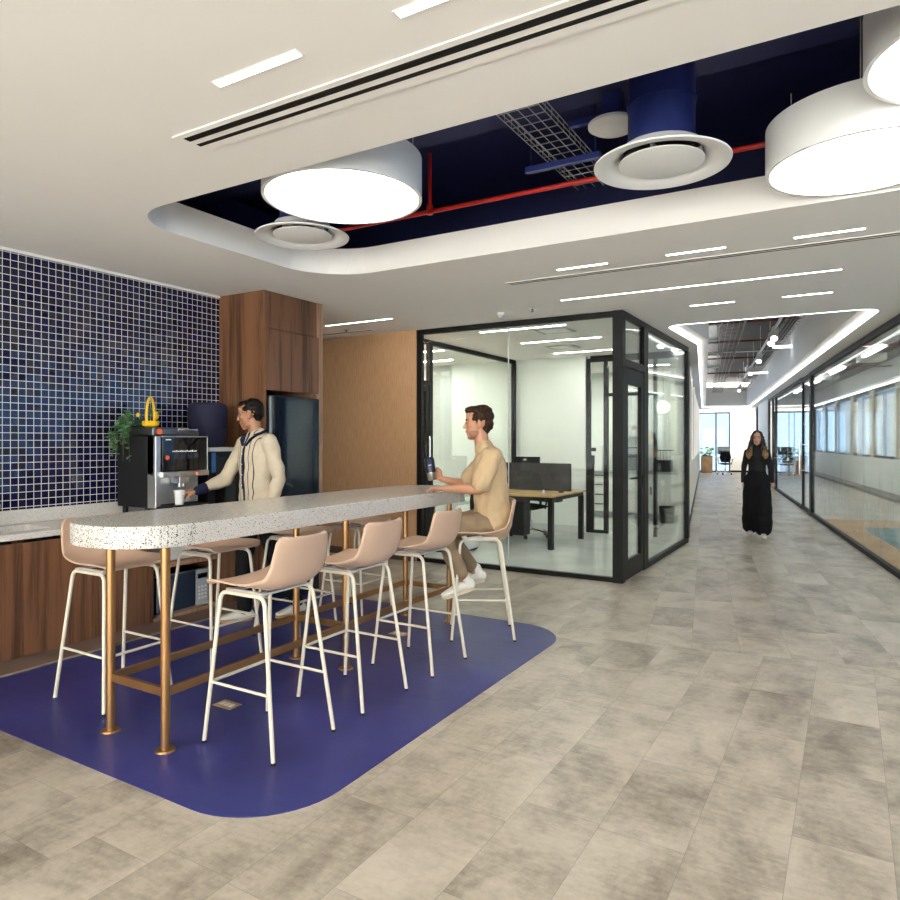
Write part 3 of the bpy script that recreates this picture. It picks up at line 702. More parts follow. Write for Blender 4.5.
# water dispenser
wd = thing('water_dispenser', 'black water dispenser beside the coffee machine', 'water dispenser', (-4.9, 4.13, .9))
obj('body', MB().box(-.18, -.18, 0, .16, .17, .50), 'blackplastic', wd, bevel=.01)
obj('collar', MB().box(-.15, -.17, .50, .17, .13, .535), 'white2', wd, bevel=.006)
obj('front_panel', MB().box(.161, -.10, .05, .168, .12, .46), 'blackgloss', wd)
obj('blue_panel', MB().box(.161, -.15, .32, .172, -.105, .49), 'bluelabel', wd)
b = MB()
for yy, mt in ((-.06, 'redled'), (.05, 'blueled')): obj('indicator', MB().box(.168, yy-.012, .27, .173, yy+.012, .295), mt, wd)
for yy in (-.055, .035): obj('tap', MB().box(.168, yy, .21, .205, yy+.025, .235), 'blackplastic', wd, bevel=.003)
bm_ = MB().lathe([(.10, 0), (.145, .012), (.162, .05), (.165, .14), (.158, .16), (.165, .18), (.168, .34), (.160, .375), (.13, .39)], 36)
o = obj('water_bottle_cover', bm_, 'navyfab', smooth='auto'); o.location = (-4.9, 4.08, 1.436); tag(o, 'navy fabric cover over the bottle on the water dispenser', 'bottle cover')

# microwave
mw = thing('microwave', 'silver and black microwave oven in the walnut niche', 'microwave', (-4.84, 3.62, .1255))
obj('body', MB().box(-.2, -.25, .012, .18, .25, .30), 'blackplastic', mw, bevel=.004)
obj('door', MB().box(.182, -.25, .012, .205, .12, .30), 'darkwindow', mw, bevel=.003)
obj('trim', MB().box(.182, -.25, .302, .208, .25, .31).box(.182, -.25, .002, .208, .25, .011).box(.206, -.25, .03, .212, -.235, .28), 'steel', mw)
cp = obj('control_panel', MB().box(.182, .123, .012, .205, .25, .30), 'grey', mw, bevel=.002)
bt = MB()
for i in range(3):
    for j in range(4): bt.box(.205, .145+i*.032, .06+j*.03, .2075, .165+i*.032, .078+j*.03)
obj('buttons', bt, 'palegrey', cp); obj('display', MB().box(.205, .14, .23, .2075, .235, .27), 'blackgloss', cp)
tag(obj('storage_box', MB().box(-4.95, 3.5, .531, -4.68, 3.78, .66), 'palegrey', bevel=.01), 'pale plastic box on the shelf above the microwave', 'box')

# ivy in its pot on the machine, and the yellow basket
def leaf(mb, p, d, size, tilt):
    d = V(d).normalized(); a, b = frame_from(d, (0,0,1)); n = (b*math.cos(tilt)+a*math.sin(tilt)).normalized(); s_ = d.cross(n).normalized(); p = V(p)
    pts = [(0,0),(.12,.28),(.05,.5),(.4,.38),(1,0),(.4,-.38),(.05,-.5),(.12,-.28)]
    top = [p+d*x*size+s_*y*size+n*(-.25*abs(y)*size+.12*size*math.sin(x*PI)) for x, y in pts]
    c = p+d*.4*size+n*.1*size; c2 = c-n*.002
    mb.add([*top, c, *[q-n*.0015 for q in top], c2], [(i,(i+1)%8,8) for i in range(8)]+[((i+1)%8+9,i+9,17) for i in range(8)]+[(i, i+9, (i+1)%8+9, (i+1)%8) for i in range(8)])
iv = thing('potted_ivy', 'trailing green ivy hanging from the left side of the coffee machine', 'plant', (-4.97, 3.415, 1.533))
obj('pot', MB().lathe([(.035, 0), (.04, .003), (.055, .08), (.05, .08), (.03, .01)], 24), 'blackplastic', iv, smooth='auto')
rnd = random.Random(3); sm = MB(); lf = MB(); lf2 = MB()
for k in range(15):
    a = -PI/2 + rnd.uniform(-1.25, .9); L = rnd.uniform(.10, .34); up = rnd.uniform(.02, .11); out = rnd.uniform(.07, .17)
    drop = rnd.uniform(.05, .30)
    pts = [V((0,0,.07)), V((math.cos(a)*out*.5, math.sin(a)*out*.5-.02, .10+up)), V((math.cos(a)*out, min(-.105, math.sin(a)*out), .07)), V((math.cos(a)*out*1.1, min(-.115, math.sin(a)*out), .07-drop*.5)), V((math.cos(a)*out*1.15, min(-.115, math.sin(a)*out), .07-drop))]
    sm.tube(pts, .0018, 5)
    for i in range(9):
        t = rnd.uniform(.1, 1)*(len(pts)-1); q = int(min(t, len(pts)-1.001)); p_ = pts[q].lerp(pts[q+1], t-q)
        leaf(lf if rnd.random() < .7 else lf2, p_, (rnd.uniform(-1,1), rnd.uniform(-1.2,.1), rnd.uniform(-1,.4)), rnd.uniform(.03, .052), rnd.uniform(-.8, .8))
for k in range(40):
    a = rnd.uniform(0, 2*PI); rr = rnd.uniform(.01, .09)
    leaf(lf, (rr*math.cos(a), rr*math.sin(a)*.8-.01, rnd.uniform(.06, .17)), (math.cos(a), math.sin(a), rnd.uniform(-.3,.8)), rnd.uniform(.03,.05), rnd.uniform(-.8,.8))
obj('stems', sm, 'stem', iv)
l1 = obj('foliage', lf, 'leaf', iv); l1['kind'] = 'stuff'; obj('pale_foliage', lf2, 'leaf2', iv, label='pale edged leaves')['kind'] = 'stuff'
yb = thing('basket', 'yellow plastic basket with tall arched handle on the coffee machine', 'basket', (-4.80, 3.44, 1.602), math.radians(48))
obj('bowl', MB().lathe([(.03, 0), (.06, .012), (.066, .035), (.058, .05), (.052, .048), (.058, .034), (.03, .008)], 28), 'yellow', yb, smooth='auto')
obj('handle', MB().tube([(.0+.062*math.cos(PI*t/16)*.35, .062*math.cos(PI*t/16), .035+.20*math.sin(PI*t/16)**.7) for t in range(17)], .010, 10), 'yellow', yb, smooth='auto')
tag(obj('basket_ornament', MB().ell((-4.90, 3.565, 1.70), (.02, .02, .035)), 'yellow', smooth=True), 'small yellow ornament among the leaves right of the yellow basket', 'ornament')
tag(obj('basket_ornament', MB().ell((-4.90, 3.40, 1.70), (.02, .015, .018)), 'yellow', smooth=True), 'small yellow ornament among the leaves left of the yellow basket', 'ornament')
tf = thing('trailing_plant', 'small green plant in a dark pot beside the yellow basket handle', 'plant', (-4.92, 3.53, 1.602))
obj('pot', MB().lathe([(.03, 0), (.034, .002), (.042, .05), (.036, .05), (.025, .01)], 20), 'blackplastic', tf, smooth='auto')
lf = MB()
for k in range(34):
    a = rnd.uniform(0, 2*PI); rr = rnd.uniform(.0, .05)
    leaf(lf, (rr*math.cos(a), rr*math.sin(a), rnd.uniform(.04, .16)), (math.cos(a), math.sin(a), rnd.uniform(-.3,1)), rnd.uniform(.025,.042), rnd.uniform(-.8,.8))
obj('foliage', lf, 'leaf', tf)['kind'] = 'stuff'

# ------------------------------------------------------------------ bar table
tb = thing('bar_table', 'long terrazzo bar table on bronze legs', 'table', (-3.08, 3.48, 0))
outl = round_poly([(-.37, -1.61), (.36, -1.61), (.36, 1.62), (-.37, 1.62)], [.32, .34, .34, .32], 14)
obj('tabletop', MB().prism(outl, .995, 1.10), 'terrazzo', tb, bevel=.004)
PXs = (-.20, .235); PYs = (-1.36, 0.0, 1.33)
for px in PXs:
    for py in PYs:
        l = obj('leg', MB().cyl((px, py), .0225, .008, .995, 24), 'bronze', tb, smooth='auto')
        obj('floor_flange', MB().cyl((px, py), .048, .003, .011, 28, .044), 'bronze', l, smooth='auto')
for px in PXs:
    for i in range(2): obj('rail', MB().bar((px, PYs[i]+.021, .283), (px, PYs[i+1]-.021, .283), .022, .042), 'bronze', tb, bevel=.002)
for py in PYs: obj('rail', MB().bar((PXs[0]+.021, py, .283), (PXs[1]-.021, py, .283), .022, .042), 'bronze', tb, bevel=.002)

# ------------------------------------------------------------------ stools (local +x is the way the sitter faces)
def shell_mesh():
    prof = [(.235, .776), (.222, .785), (.16, .789), (.08, .785), (0, .778), (-.08, .773), (-.14, .777), (-.185, .795), (-.212, .83), (-.228, .88), (-.240, .94), (-.250, .99), (-.258, 1.035)]
    pr = []
    for i in range(len(prof)-1):
        for k in range(3):
            t = k/3; p0 = prof[max(i-1,0)]; p1 = prof[i]; p2 = prof[i+1]; p3 = prof[min(i+2,len(prof)-1)]
            pr.append(tuple(.5*((2*p1[j])+(-p0[j]+p2[j])*t+(2*p0[j]-5*p1[j]+4*p2[j]-p3[j])*t*t+(-p0[j]+3*p1[j]-3*p2[j]+p3[j])*t**3) for j in (0,1)))
    pr.append(prof[-1]); n = len(pr); m = 22; vs = []; fs = []
    L = [0]
    for i in range(1, n): L.append(L[-1]+math.dist(pr[i], pr[i-1]))
    T = L[-1]
    for i, (x, z) in enumerate(pr):
        s_ = L[i]/T
        wid = .222 - .006*s_ if s_ < .5 else .219 - .085*(s_-.5)
        def rc(d, r): return 1 if d >= r else math.sqrt(max(0, 1-(1-d/r)**2))
        half = wid - .055*(1-rc(L[i], .055)) - .035*(1-rc(T-L[i], .035))
        i0, i1 = max(i-1,0), min(i+1,n-1); tx, tz = pr[i1][0]-pr[i0][0], pr[i1][1]-pr[i0][1]; q = math.hypot(tx,tz); nx, nz = -tz/q*-1, tx/q*-1   # inward normal (up over seat, forward on back)
        for k in range(m+1):
            y = -1+2*k/m; cu = (abs(y)**2.6)*(.020+.028*math.exp(-((s_-.58)/.16)**2)+.014*s_)
            edge = cu*(1 if 0.03 < s_ else s_/.03)
            vs.append((x+nx*edge, y*half, z+nz*edge))
    for i in range(n-1):
        for k in range(m): fs.append((i*(m+1)+k, i*(m+1)+k+1, (i+1)*(m+1)+k+1, (i+1)*(m+1)+k))
    mb = MB(); mb.add(vs, fs); return mb
def make_stool(label, loc, rz, group):
    st = thing('bar_stool', label, 'bar stool', loc, rz, group)
    sh = obj('seat_shell', shell_mesh(), 'shell', st, smooth=True)
    m = sh.modifiers.new('thick', 'SOLIDIFY'); m.thickness = .009; m.offset = 0
    for s_ in (1, -1):
        pts = fillet([(.235, s_*.212, .003), (.165, s_*.165, .748), (-.13, s_*.165, .748), (-.235, s_*.212, .003)], .045, 7)
        lg = obj('leg_frame', MB().tube(pts, .0105, 12), 'leg', st, smooth='auto')
        for xx in (.235, -.235): obj('foot_cap', MB().cyl((xx, s_*.212), .0118, 0, .012, 14), 'blackplastic', lg, smooth='auto')
    q = .40; xf = .235-.07*q; yf = .212-.047*q; zf = .745*q+.003; xr = -.235+.105*q
    obj('footrest', MB().tube([(xf, -yf, zf), (xf, yf, zf)], .0085, 10).tube([(xf, yf, zf), (xr, yf, zf)], .0075, 10).tube([(xf, -yf, zf), (xr, -yf, zf)], .0075, 10), 'leg', st, smooth='auto')
    obj('seat_bracket', MB().box(-.115, -.165, .752, -.075, .165, .762).box(.08, -.165, .752, .12, .165, .762).box(-.10, -.158, .745, .14, -.140, .766).box(-.10, .140, .745, .14, .158, .766).box(-.08, -.06, .753, .09, .06, .771), 'plate', st, bevel=.001)
    return st
G = 'beige bar stools around the terrazzo table'
s0 = make_stool('beige bar stool nearest the camera, back turned to it', (-2.52, 2.485, .0032), PI, G)
dup(s0, (-2.52, 3.15, .0032), PI, 'beige bar stool on the near side of the table, second from the camera')
dup(s0, (-2.50, 3.835, .0032), PI, 'empty beige bar stool next to the seated man')
dup(s0, (-2.455, 4.645, .0032), math.radians(-149.5), 'beige bar stool with the seated man on it')
dup(s0, (-3.72, 2.425, .0032), 0, 'beige bar stool at the left end, facing the camera side across the table')
dup(s0, (-3.70, 3.13, .0032), 0, 'beige bar stool in front of the microwave niche')
dup(s0, (-3.70, 3.92, .0032), 0, 'beige bar stool beyond the table just right of the standing man')
dup(s0, (-3.70, 4.66, .0032), 0, 'beige bar stool farthest from the camera, on the kitchen side of the table')
for k, (x, y) in enumerate(((-3.03, 2.66), (-3.0, 4.31))):
    b = thing('floor_socket', ('brass floor socket between the nearest table legs', 'brass floor socket near the middle of the blue floor')[k], 'socket', (x, y, .003), 0)
    obj('cover_plate', MB().box(-.07, -.045, 0, .07, .045, .004), 'brass', b, bevel=.001)
    for q in (-.035, .0, .035): obj('outlet', MB().box(q-.012, -.018, .004, q+.012, .018, .0055), 'white2', b)

# ------------------------------------------------------------------ ceiling fittings
def drum(label, x, y, z, R):
    d = thing('drum_pendant', label, 'pendant lamp', (x, y, z), 0, 'white drum pendants in the navy opening')
    obj('shell', MB().lathe([(R+.022, 0), (R+.022, .235), (R+.010, .24), (R-.05, .24), (.02, .24)], 72, cap=False).lathe([(R+.022, 0), (R+.003, 0), (R+.003, .02)], 72, cap=False), 'shade', d, smooth='auto')
    obj('diffuser', MB().cyl((0,0), R+.003, .010, .018, 72), 'drum', d)
    for k in range(3):
        a = 2*PI*k/3+.5; obj('suspension_cable', MB().tube([((R-.03)*math.cos(a), (R-.03)*math.sin(a), .24), ((R-.03)*math.cos(a), (R-.03)*math.sin(a), 3.4-z)], .003, 6), 'leg', d)
drum('white drum pendant at the left end of the navy opening', -2.54, 3.08, 2.90, .437)
drum('white drum pendant at the right edge of the frame, lower one', .05, 3.955, 2.87, .414)
drum('white drum pendant cut off by the top right corner of the frame', .46, 3.20, 2.95, .394)
def diffuser(label, x, y, z, R, duct):
    d = thing('air_diffuser', label, 'air vent', (x, y, z), 0)
    k = R/.335
    obj('outer_ring', MB().lathe([(.335*k, 0), (.338*k, .008), (.29*k, .03), (.22*k, .05), (.20*k, .09), (.19*k, .09), (.21*k, .045), (.255*k, .018), (.30*k, .002), (.335*k, 0)], 64, cap=False), 'shade', d, smooth='auto')
    obj('centre_dish', MB().lathe([(.01, -.004), (.15*k, .002), (.21*k, .012), (.21*k, .018), (.10*k, .02), (.01, .02)], 64), 'shade', d, smooth='auto')
    obj('damper', MB().cyl((0,0), .185*k, .06, .075, 40), 'black', d)
    obj('spider', MB().box(-.20*k, -.006, .02, .20*k, .006, .055).box(-.006, -.20*k, .02, .006, .20*k, .055), 'galv', d)
    obj('duct', MB().cyl((0,0), .165*k, .09, duct-z, 48).cyl((0,0), .172*k, .30, .32, 48).cyl((0,0), .175*k, .085, .12, 48), 'navym', d, smooth='auto', label='navy painted round duct')
diffuser('round white air vent right of centre in the navy opening', -.83, 3.53, 2.90, .335, 3.40)
diffuser('round white air vent below the left drum pendant', -3.26, 3.52, 2.90, .316, 3.40)
pp = MB().tube([(-4.6, 4.2, 3.17), (.98, 4.2, 3.17)], .016, 10).tube([(-2.65, 4.2, 3.17), (-2.65, 4.2, 3.6)], .014, 10).cyl((-2.65, 4.2), .024, 3.15, 3.22, 12)
tag(obj('sprinkler_pipe', pp, 'red', smooth='auto'), 'bright red pipe crossing the navy opening', 'pipe')
def wire_tray(name, p0, p1, wdt, hgt, mat, r=.003, step=.06, parent=None):
    mb = MB(); p0, p1 = V(p0), V(p1); t = (p1-p0).normalized(); a = V((0,0,1)).cross(t).normalized(); L = (p1-p0).length
    for s_, z in ((-.5,hgt), (-.5,hgt*.5), (-.5,0), (-.25,0), (0,0), (.25,0), (.5,0), (.5,hgt*.5), (.5,hgt)):
        mb.tube([p0+a*wdt*s_+V((0,0,z)), p1+a*wdt*s_+V((0,0,z))], r, 5)
    k = 0
    while k*step < L:
        q = p0+t*k*step; mb.tube([q-a*wdt/2+V((0,0,hgt)), q-a*wdt/2, q+a*wdt/2, q+a*wdt/2+V((0,0,hgt))], r, 5); k += 1
    return obj(name, mb, mat, parent)
tr = wire_tray('cable_tray', (-1.51, 2.0, 3.24), (-1.51, 4.52, 3.24), .24, .06, 'galv', .003, .09); tag(tr, 'steel wire cable tray in the navy opening', 'cable tray')
hb = thing('tray_hanger', 'navy strut hanger under the wire cable tray', 'bracket', (-1.52, 3.93, 3.215))
obj('strut', MB().box(-.24, -.02, -.035, .24, .02, 0), 'navym', hb); 
for x in (-.21, .21): obj('rod', MB().tube([(x, 0, -.035), (x, 0, .38)], .004, 6), 'navym', hb)
ap = thing('access_point', 'white rounded wireless access point beside the round duct', 'access point', (-1.12, 3.66, 3.20))
obj('housing', MB().lathe([(.05, -.002), (.11, .004), (.135, .02), (.135, .035), (.12, .045), (.05, .047)], 40), 'white2', ap, smooth='auto'); obj('mount', MB().box(-.05, -.03, .047, .05, .03, .35), 'navym', ap)
tag(obj('strut', MB().bar((-1.36, 3.62, 3.27), (-.98, 3.66, 3.27), .035, .035).bar((-.98, 3.66, 3.288), (-.98, 3.66, 3.6), .03, .03, (1,0,0)), 'navym'), 'navy metal strut beside the white access point', 'bracket')

def linear_vent(label, x0, x1, y0, y1, slots):
    v = thing('linear_vent', label, 'air vent', ((x0+x1)/2, (y0+y1)/2, CH))
    cx, cy = (x0+x1)/2, (y0+y1)/2
    obj('frame', MB().holed([(x0-cx,y0-cy),(x1-cx,y0-cy),(x1-cx,y1-cy),(x0-cx,y1-cy)], [[(x0-cx+.02+o_,a-cy),(x1-cx-.02,a-cy),(x1-cx-.02,b-cy),(x0-cx+.02+o_,b-cy)] for a, b, o_ in slots], -.006, -.0005), 'ceil', v)
    for a, b, o_ in slots: obj('slot', MB().box(x0-cx+.02+o_, a-cy+.0005, -.0068, x1-cx-.02, b-cy-.0005, -.0008), 'black', v)
linear_vent('long twin slot air vent running to the top of the frame', -2.62, .9, 1.985, 2.16, [(2.015, 2.052, .02), (2.085, 2.11, .02)])
linear_vent('long thin twin slot air vent across the middle of the ceiling', -2.57, .75, 5.29, 5.39, [(5.308, 5.326, 0), (5.352, 5.370, 0)])
linear_vent('short slot air vent near the bronze wall', -5.9, -5.05, 6.66, 6.74, [(6.685, 6.715, 0)])
def downlight(label, x0, x1, y, wd_=.045, cells=13, group=None, mat='led'):
    d = thing('linear_downlight', label, 'light', ((x0+x1)/2, y, CH), 0, group); h = (x1-x0)/2
    obj('frame', MB().holed([(-h,-wd_/2),(h,-wd_/2),(h,wd_/2),(-h,wd_/2)], [[(-h+.006,-wd_/2+.006),(h-.006,-wd_/2+.006),(h-.006,wd_/2-.006),(-h+.006,wd_/2-.006)]], -.004, -.0005), 'ceil', d)
    mb = MB(); wcell = (2*h-.012)/cells
    for k in range(cells): mb.box(-h+.006+k*wcell+.002, -wd_/2+.008, -.003, -h+.006+(k+1)*wcell-.002, wd_/2-.008, -.0008)
    obj('lens', mb, mat, d)
GL = 'short recessed line lights in the white ceiling'
for x0, x1, y, lab in ((-2.09, -1.66, 1.78, 'short recessed line light nearest the tiled wall, by the twin slot vent'), (-1.25, -.82, 1.78, 'short recessed line light cut by the top of the frame'), (-.41, .02, 1.78, 'short recessed line light right above the camera'),
      (-2.02, -1.60, 5.10, 'short line light beyond the navy opening, leftmost of its row'), (-1.17, -.75, 5.10, 'short line light beyond the navy opening, middle of its row'), (-.33, .09, 5.10, 'short line light beyond the navy opening, rightmost of its row'),
      (-1.40, -.97, 7.15, 'short line light beside the glass office corner, left one'), (-.56, -.13, 7.15, 'short line light in front of the corridor light outline, right one'), (-2.09, -1.66, .2, 'short recessed line light behind the camera, left one'), (-.41, .02, -1.2, 'short recessed line light behind the camera, right one'), (-3.8, -3.37, .9, 'short recessed line light over the kitchen end')):
    downlight(lab, x0, x1, y, group=GL)
downlight('long thin line light across the ceiling above the glass office corner', -2.43, -.05, 6.23, .035, 1)
downlight('thin line light above the bronze wall', -5.38, -4.40, 6.2, .035, 1)
for x0, x1, y, lab in ((-4.03, -2.88, 7.57, 'line lamp in the glass office nearest its front pane'), (-3.98, -2.82, 8.71, 'line lamp over the middle of the glass office'), (-4.01, -2.87, 10.0, 'line lamp at the back of the glass office')):
    downlight(lab, x0, x1, y, .05, 1, 'line lamps in the glass office', 'ledoff')
for x0, x1, y, lab in ((-6.3, -5.2, 7.6, 'line lamp in the room left of the glass office, front one'), (-6.6, -5.77, 9.9, 'line lamp in the room left of the glass office, back one'), (-8.2, -7.2, 8.2, 'line lamp in the room left of the glass office, deep left one'), (-6.3, -5.3, 8.8, 'line lamp in the room left of the glass office, middle one'), (-3.6, -2.8, 11.4, 'line lamp in the pantry nearest the glazed screen'), (-3.6, -2.8, 12.5, 'line lamp in the pantry above the white cabinets'), (-5.4, -4.4, 12.0, 'line lamp in the pantry hidden behind the white office wall')):
    downlight(lab, x0, x1, y, .05, 1, None, 'ledside')  # deep left, middle and pantry lamps are unseen fill, added for brightness
for x, y, sx, sy, lab in ((-3.15, 7.90, .42, .36, 'square ceiling air unit near the front pane of the glass office'), (-3.6, 9.35, .42, .36, 'square ceiling air unit at the back of the glass office')):
    c = thing('ceiling_air_unit', lab, 'air vent', (x, y, CH), 0, 'square ceiling air units in the glass office')
    obj('frame', MB().holed([(-sx/2,-sy/2),(sx/2,-sy/2),(sx/2,sy/2),(-sx/2,sy/2)], [[(-sx/2+.03,-sy/2+.03),(sx/2-.03,-sy/2+.03),(sx/2-.03,sy/2-.03),(-sx/2+.03,sy/2-.03)]], -.012, -.0005), 'grey', c)
    obj('grille', MB().box(-sx/2+.045, -sy/2+.045, -.014, sx/2-.045, sy/2-.045, -.0006), 'white2', c)
def detector(label, x, y):
    d = thing('smoke_detector', label, 'smoke detector', (x, y, CH))
    obj('base', MB().cyl((0,0), .05, -.02, -.0005, 32), 'white2', d, smooth='auto'); obj('sensor', MB().lathe([(.015, -.055), (.034, -.05), (.04, -.02)], 28), 'palegrey', d, smooth='auto')
detector('white smoke detector on the ceiling in front of the glass office', -3.22, 6.53); detector('smoke detector inside the glass office', -3.5, 9.09 - .02 + .35)
for x, y, lab in ((-2.82, 6.45, 'small sprinkler head right of the white smoke detector'), (-5.35, 6.55, 'small sprinkler head near the tall cabinet top')):
    d = thing('sprinkler', lab, 'sprinkler', (x, y, CH)); obj('rosette', MB().cyl((0,0), .035, -.006, -.0005, 24), 'chrome', d, smooth='auto'); obj('head', MB().cyl((0,0), .010, -.035, -.006, 12).cyl((0,0), .018, -.04, -.036, 16), 'darksteel', d, smooth='auto')

# ------------------------------------------------------------------ services above the corridor
def pipe_u(label, v0, v1, u, z, r, mat, cat='pipe', name='pipe'):
    tag(obj(name, MB().tube([W(u, v0, z), W(u, v1, z)], r, 12), mat, smooth='auto'), label, cat)
for k, u in enumerate((1.6, 4.2, 7.4, 11.5)): pipe_u('dull red pipe crossing above the corridor, %s from the camera' % ('nearest', 'second', 'third', 'farthest')[k], -1.96, -.45, u, 3.62, .022, 'darkred')
pipe_u('thick black duct crossing the dark ceiling above the corridor', -1.96, -.45, -.2, 3.78, .11, 'black', 'duct', 'duct')
pipe_u('thin steel conduit crossing above the corridor, near one', -1.96, -.45, .9, 3.56, .015, 'galv', 'pipe', 'conduit')
pipe_u('thin steel conduit crossing above the corridor, far one', -1.96, -.45, 5.6, 3.56, .015, 'galv', 'pipe', 'conduit')
pipe_u('steel conduit high above the corridor near its front edge', -1.96, -.45, -1.9, 3.62, .02, 'galv', 'pipe', 'conduit')
t = thing('light_track', 'white ceiling track carrying the spotlights above the corridor', 'track', W(0, -.86, 3.42), BA)
def loc_u(mb): return mb
obj('rail', MB().box(-.018, -2.8, 0, .018, 17.5, .035), 'white2', t)
hg = MB()
for k in range(9): hg.tube([(0, -2.5+k*2.4, .035), (0, -2.5+k*2.4, .58)], .004, 6)
obj('suspension_rods', hg, 'galv', t)
for k, (u, l_) in enumerate(((1.35, 'nearest'), (2.0, 'second'), (5.0, 'third'), (8.0, 'fourth'), (11.5, 'fifth'), (14.5, 'sixth'))):
    sp = thing('track_spotlight', 'white cylindrical track spotlight above the corridor, %s from the camera' % l_, 'spotlight', W(u, -.86, 3.42), BA + PI, 'white track spotlights above the corridor')
    obj('adapter', MB().box(-.016, -.06, -.03, .016, .06, -.001), 'white2', sp)
    a = V((0, -.02, -.05)); d_ = V((.12, .75, -.65)).normalized()
    sd = obj('lamp_body', MB().tube([a-d_*.10, a+d_*.20], .062, 24), 'shade', sp, smooth='auto')
    obj('lens', MB().tube([a+d_*.201, a+d_*.204], .05, 24), 'spot', sp, smooth='auto')
for k, (v, z, wd_) in enumerate(((-.62, 3.46, .22), (-1.55, 3.42, .36))):
    o = wire_tray('cable_tray', W(-3, v, z), W(18, v, z), wd_, .06, 'darksteel', .005, .3); tag(o, ('steel wire cable tray right of the spotlights above the corridor', 'steel wire cable tray left of the spotlights above the corridor')[k], 'cable tray')
for k, (u, v, sx, sy, sz, mat, lab) in enumerate(((-2.4, -.35, .5, .9, .25, 'galv', 'galvanised air box at the near end of the open corridor ceiling'), (2.6, .1, .5, .9, .22, 'galv', 'galvanised air box to the right of the nearest spotlights'), (4.0, -2.0, .5, .5, .3, 'galv', 'square galvanised duct on the left of the open corridor ceiling'), (6.5, .0, .6, .8, .25, 'grey', 'grey air box halfway down the open corridor ceiling'), (9.5, -1.9, .5, .6, .3, 'galv', 'galvanised air box far down on the left of the corridor ceiling'), (13.0, -.3, .6, .9, .3, 'grey', 'grey air box at the far end of the corridor ceiling'))):
    b = thing('air_box', lab, 'duct', W(u, v, 3.62), BA)
    obj('casing', MB().box(-sy/2, -sx/2, 0, sy/2, sx/2, sz), mat, b, bevel=.01); obj('flange', MB().box(-sy/2-.02, -.02, -.015, sy/2+.02, .02, sz+.01), 'galv', b)
    obj('rods', MB().tube([(-sy/2+.05, 0, sz), (-sy/2+.05, 0, .38)], .006, 6).tube([(sy/2-.05, 0, sz), (sy/2-.05, 0, .38)], .006, 6), 'galv', b)
for k, (u, v) in enumerate(((3.0, .25), (8.5, .2))):
    o = obj('linear_pendant', MB().ubox(u, v-1.0, 3.3, u+.10, v+.0, 3.34), 'ledcool'); tag(o, 'slim white light bar across the open corridor ceiling, %s one' % ('near', 'far')[k], 'light')
# services behind the corridor glass; its light bars are added to brighten it
for k, u in enumerate((-5.5, -2.0, 1.5, 5.0, 8.5, 12.0)):
    o = obj('linear_pendant', MB().ubox(u, .75, 3.05, u+1.5, .81, 3.09), 'ledroom'); tag(o, 'slim white light bar behind the corridor glass, %s from the camera' % ('nearest', 'second', 'third', 'fourth', 'fifth', 'farthest')[k], 'light')
for k, u in enumerate((-1.0, 2.5, 6.5)): pipe_u('dull red pipe above the space behind the corridor glass, %s one' % ('near', 'middle', 'far')[k], .2, 2.0, u, 3.2, .018, 'darkred')
for k, (u, v) in enumerate(((-2.6, 1.3), (.3, 1.0), (4.5, 1.2), (9.0, 1.1))):
    b = thing('ceiling_projector_box', ('dark box', 'white box', 'pale box', 'grey box')[k]+' hanging under the slab behind the corridor glass, %s from the camera' % ('nearest', 'second', 'third', 'farthest')[k], 'ceiling unit', W(u, v, 3.12), BA)
    obj('casing', MB().box(-.22, -.28, 0, .22, .28, .14), ('blackplastic', 'white2', 'white2', 'grey')[k], b, bevel=.01); obj('bracket', MB().box(-.03, -.03, .14, .03, .03, .27), 'galv', b)
for k, u in enumerate((-3.4, -1.6, .2, 2.2)):
    b = thing('acoustic_lamp', 'pale ribbed hanging lamp behind the corridor glass, %s from the camera' % ('nearest', 'second', 'third', 'farthest')[k], 'pendant lamp', W(u, 1.75, 2.93), BA, 'pale hanging lamps behind the corridor glass')
    obj('shade', MB().lathe([(.10, 0), (.115, .0), (.05, .19), (.02, .21), (.02, .2), (.045, .185)], 24), 'white2', b, smooth='auto'); obj('cord', MB().tube([(0,0,.2), (0,0,.465)], .004, 6), 'black', b)

# ------------------------------------------------------------------ glass office furniture
dk = thing('office_desk', 'oak topped desk with black steel legs in the glass office', 'desk', (-4.12, 9.28, 0))
obj('desktop', MB().box(-.70, -.66, .715, .66, .66, .742), 'oak', dk, bevel=.003)
obj('frame', MB().box(-.64, -.63, .66, .63, -.57, .712).box(-.64, .57, .66, .63, .63, .712).box(-.64, -.57, .66, -.58, .57, .712).box(.57, -.57, .66, .63, .57, .712), 'black', dk)
for x, y in ((-.61, -.60), (.60, -.60), (-.61, .60), (.60, .60)): obj('leg', MB().box(x-.035, y-.035, 0, x+.035, y+.035, .66), 'black', dk, bevel=.002)
obj('cable_box', MB().box(.2, -.1, .60, .5, .1, .655), 'black', dk)
ds = thing('desk_screen', 'charcoal fabric desk divider standing on the oak desk', 'desk divider', (-4.05, 9.22, .743))
obj('panel', MB().box(-.60, -.015, .02, .62, .015, .42), 'screen', ds, bevel=.004); obj('clamp', MB().box(-.5, -.03, 0, -.44, .03, .02).box(.44, -.03, 0, .50, .03, .02), 'black', ds)
mo = thing('monitor', 'black computer monitor seen from behind above the desk divider', 'monitor', (-4.30, 9.62, .743))
obj('housing', MB().box(-.25, -.02, .14, .22, .02, .50), 'blackplastic', mo, bevel=.008); obj('stand', MB().box(-.03, .0, .0, .03, .03, .16).box(-.11, -.08, 0, .11, .10, .012), 'blackplastic', mo)
lgm = MB().ell((0,0,0), (.030, .0015, .016)); lgm.v = [(x-.02, y-.0215, z+.455) for x, y, z in lgm.v]; obj('maker_badge', lgm, 'palegrey', mo, smooth=True)
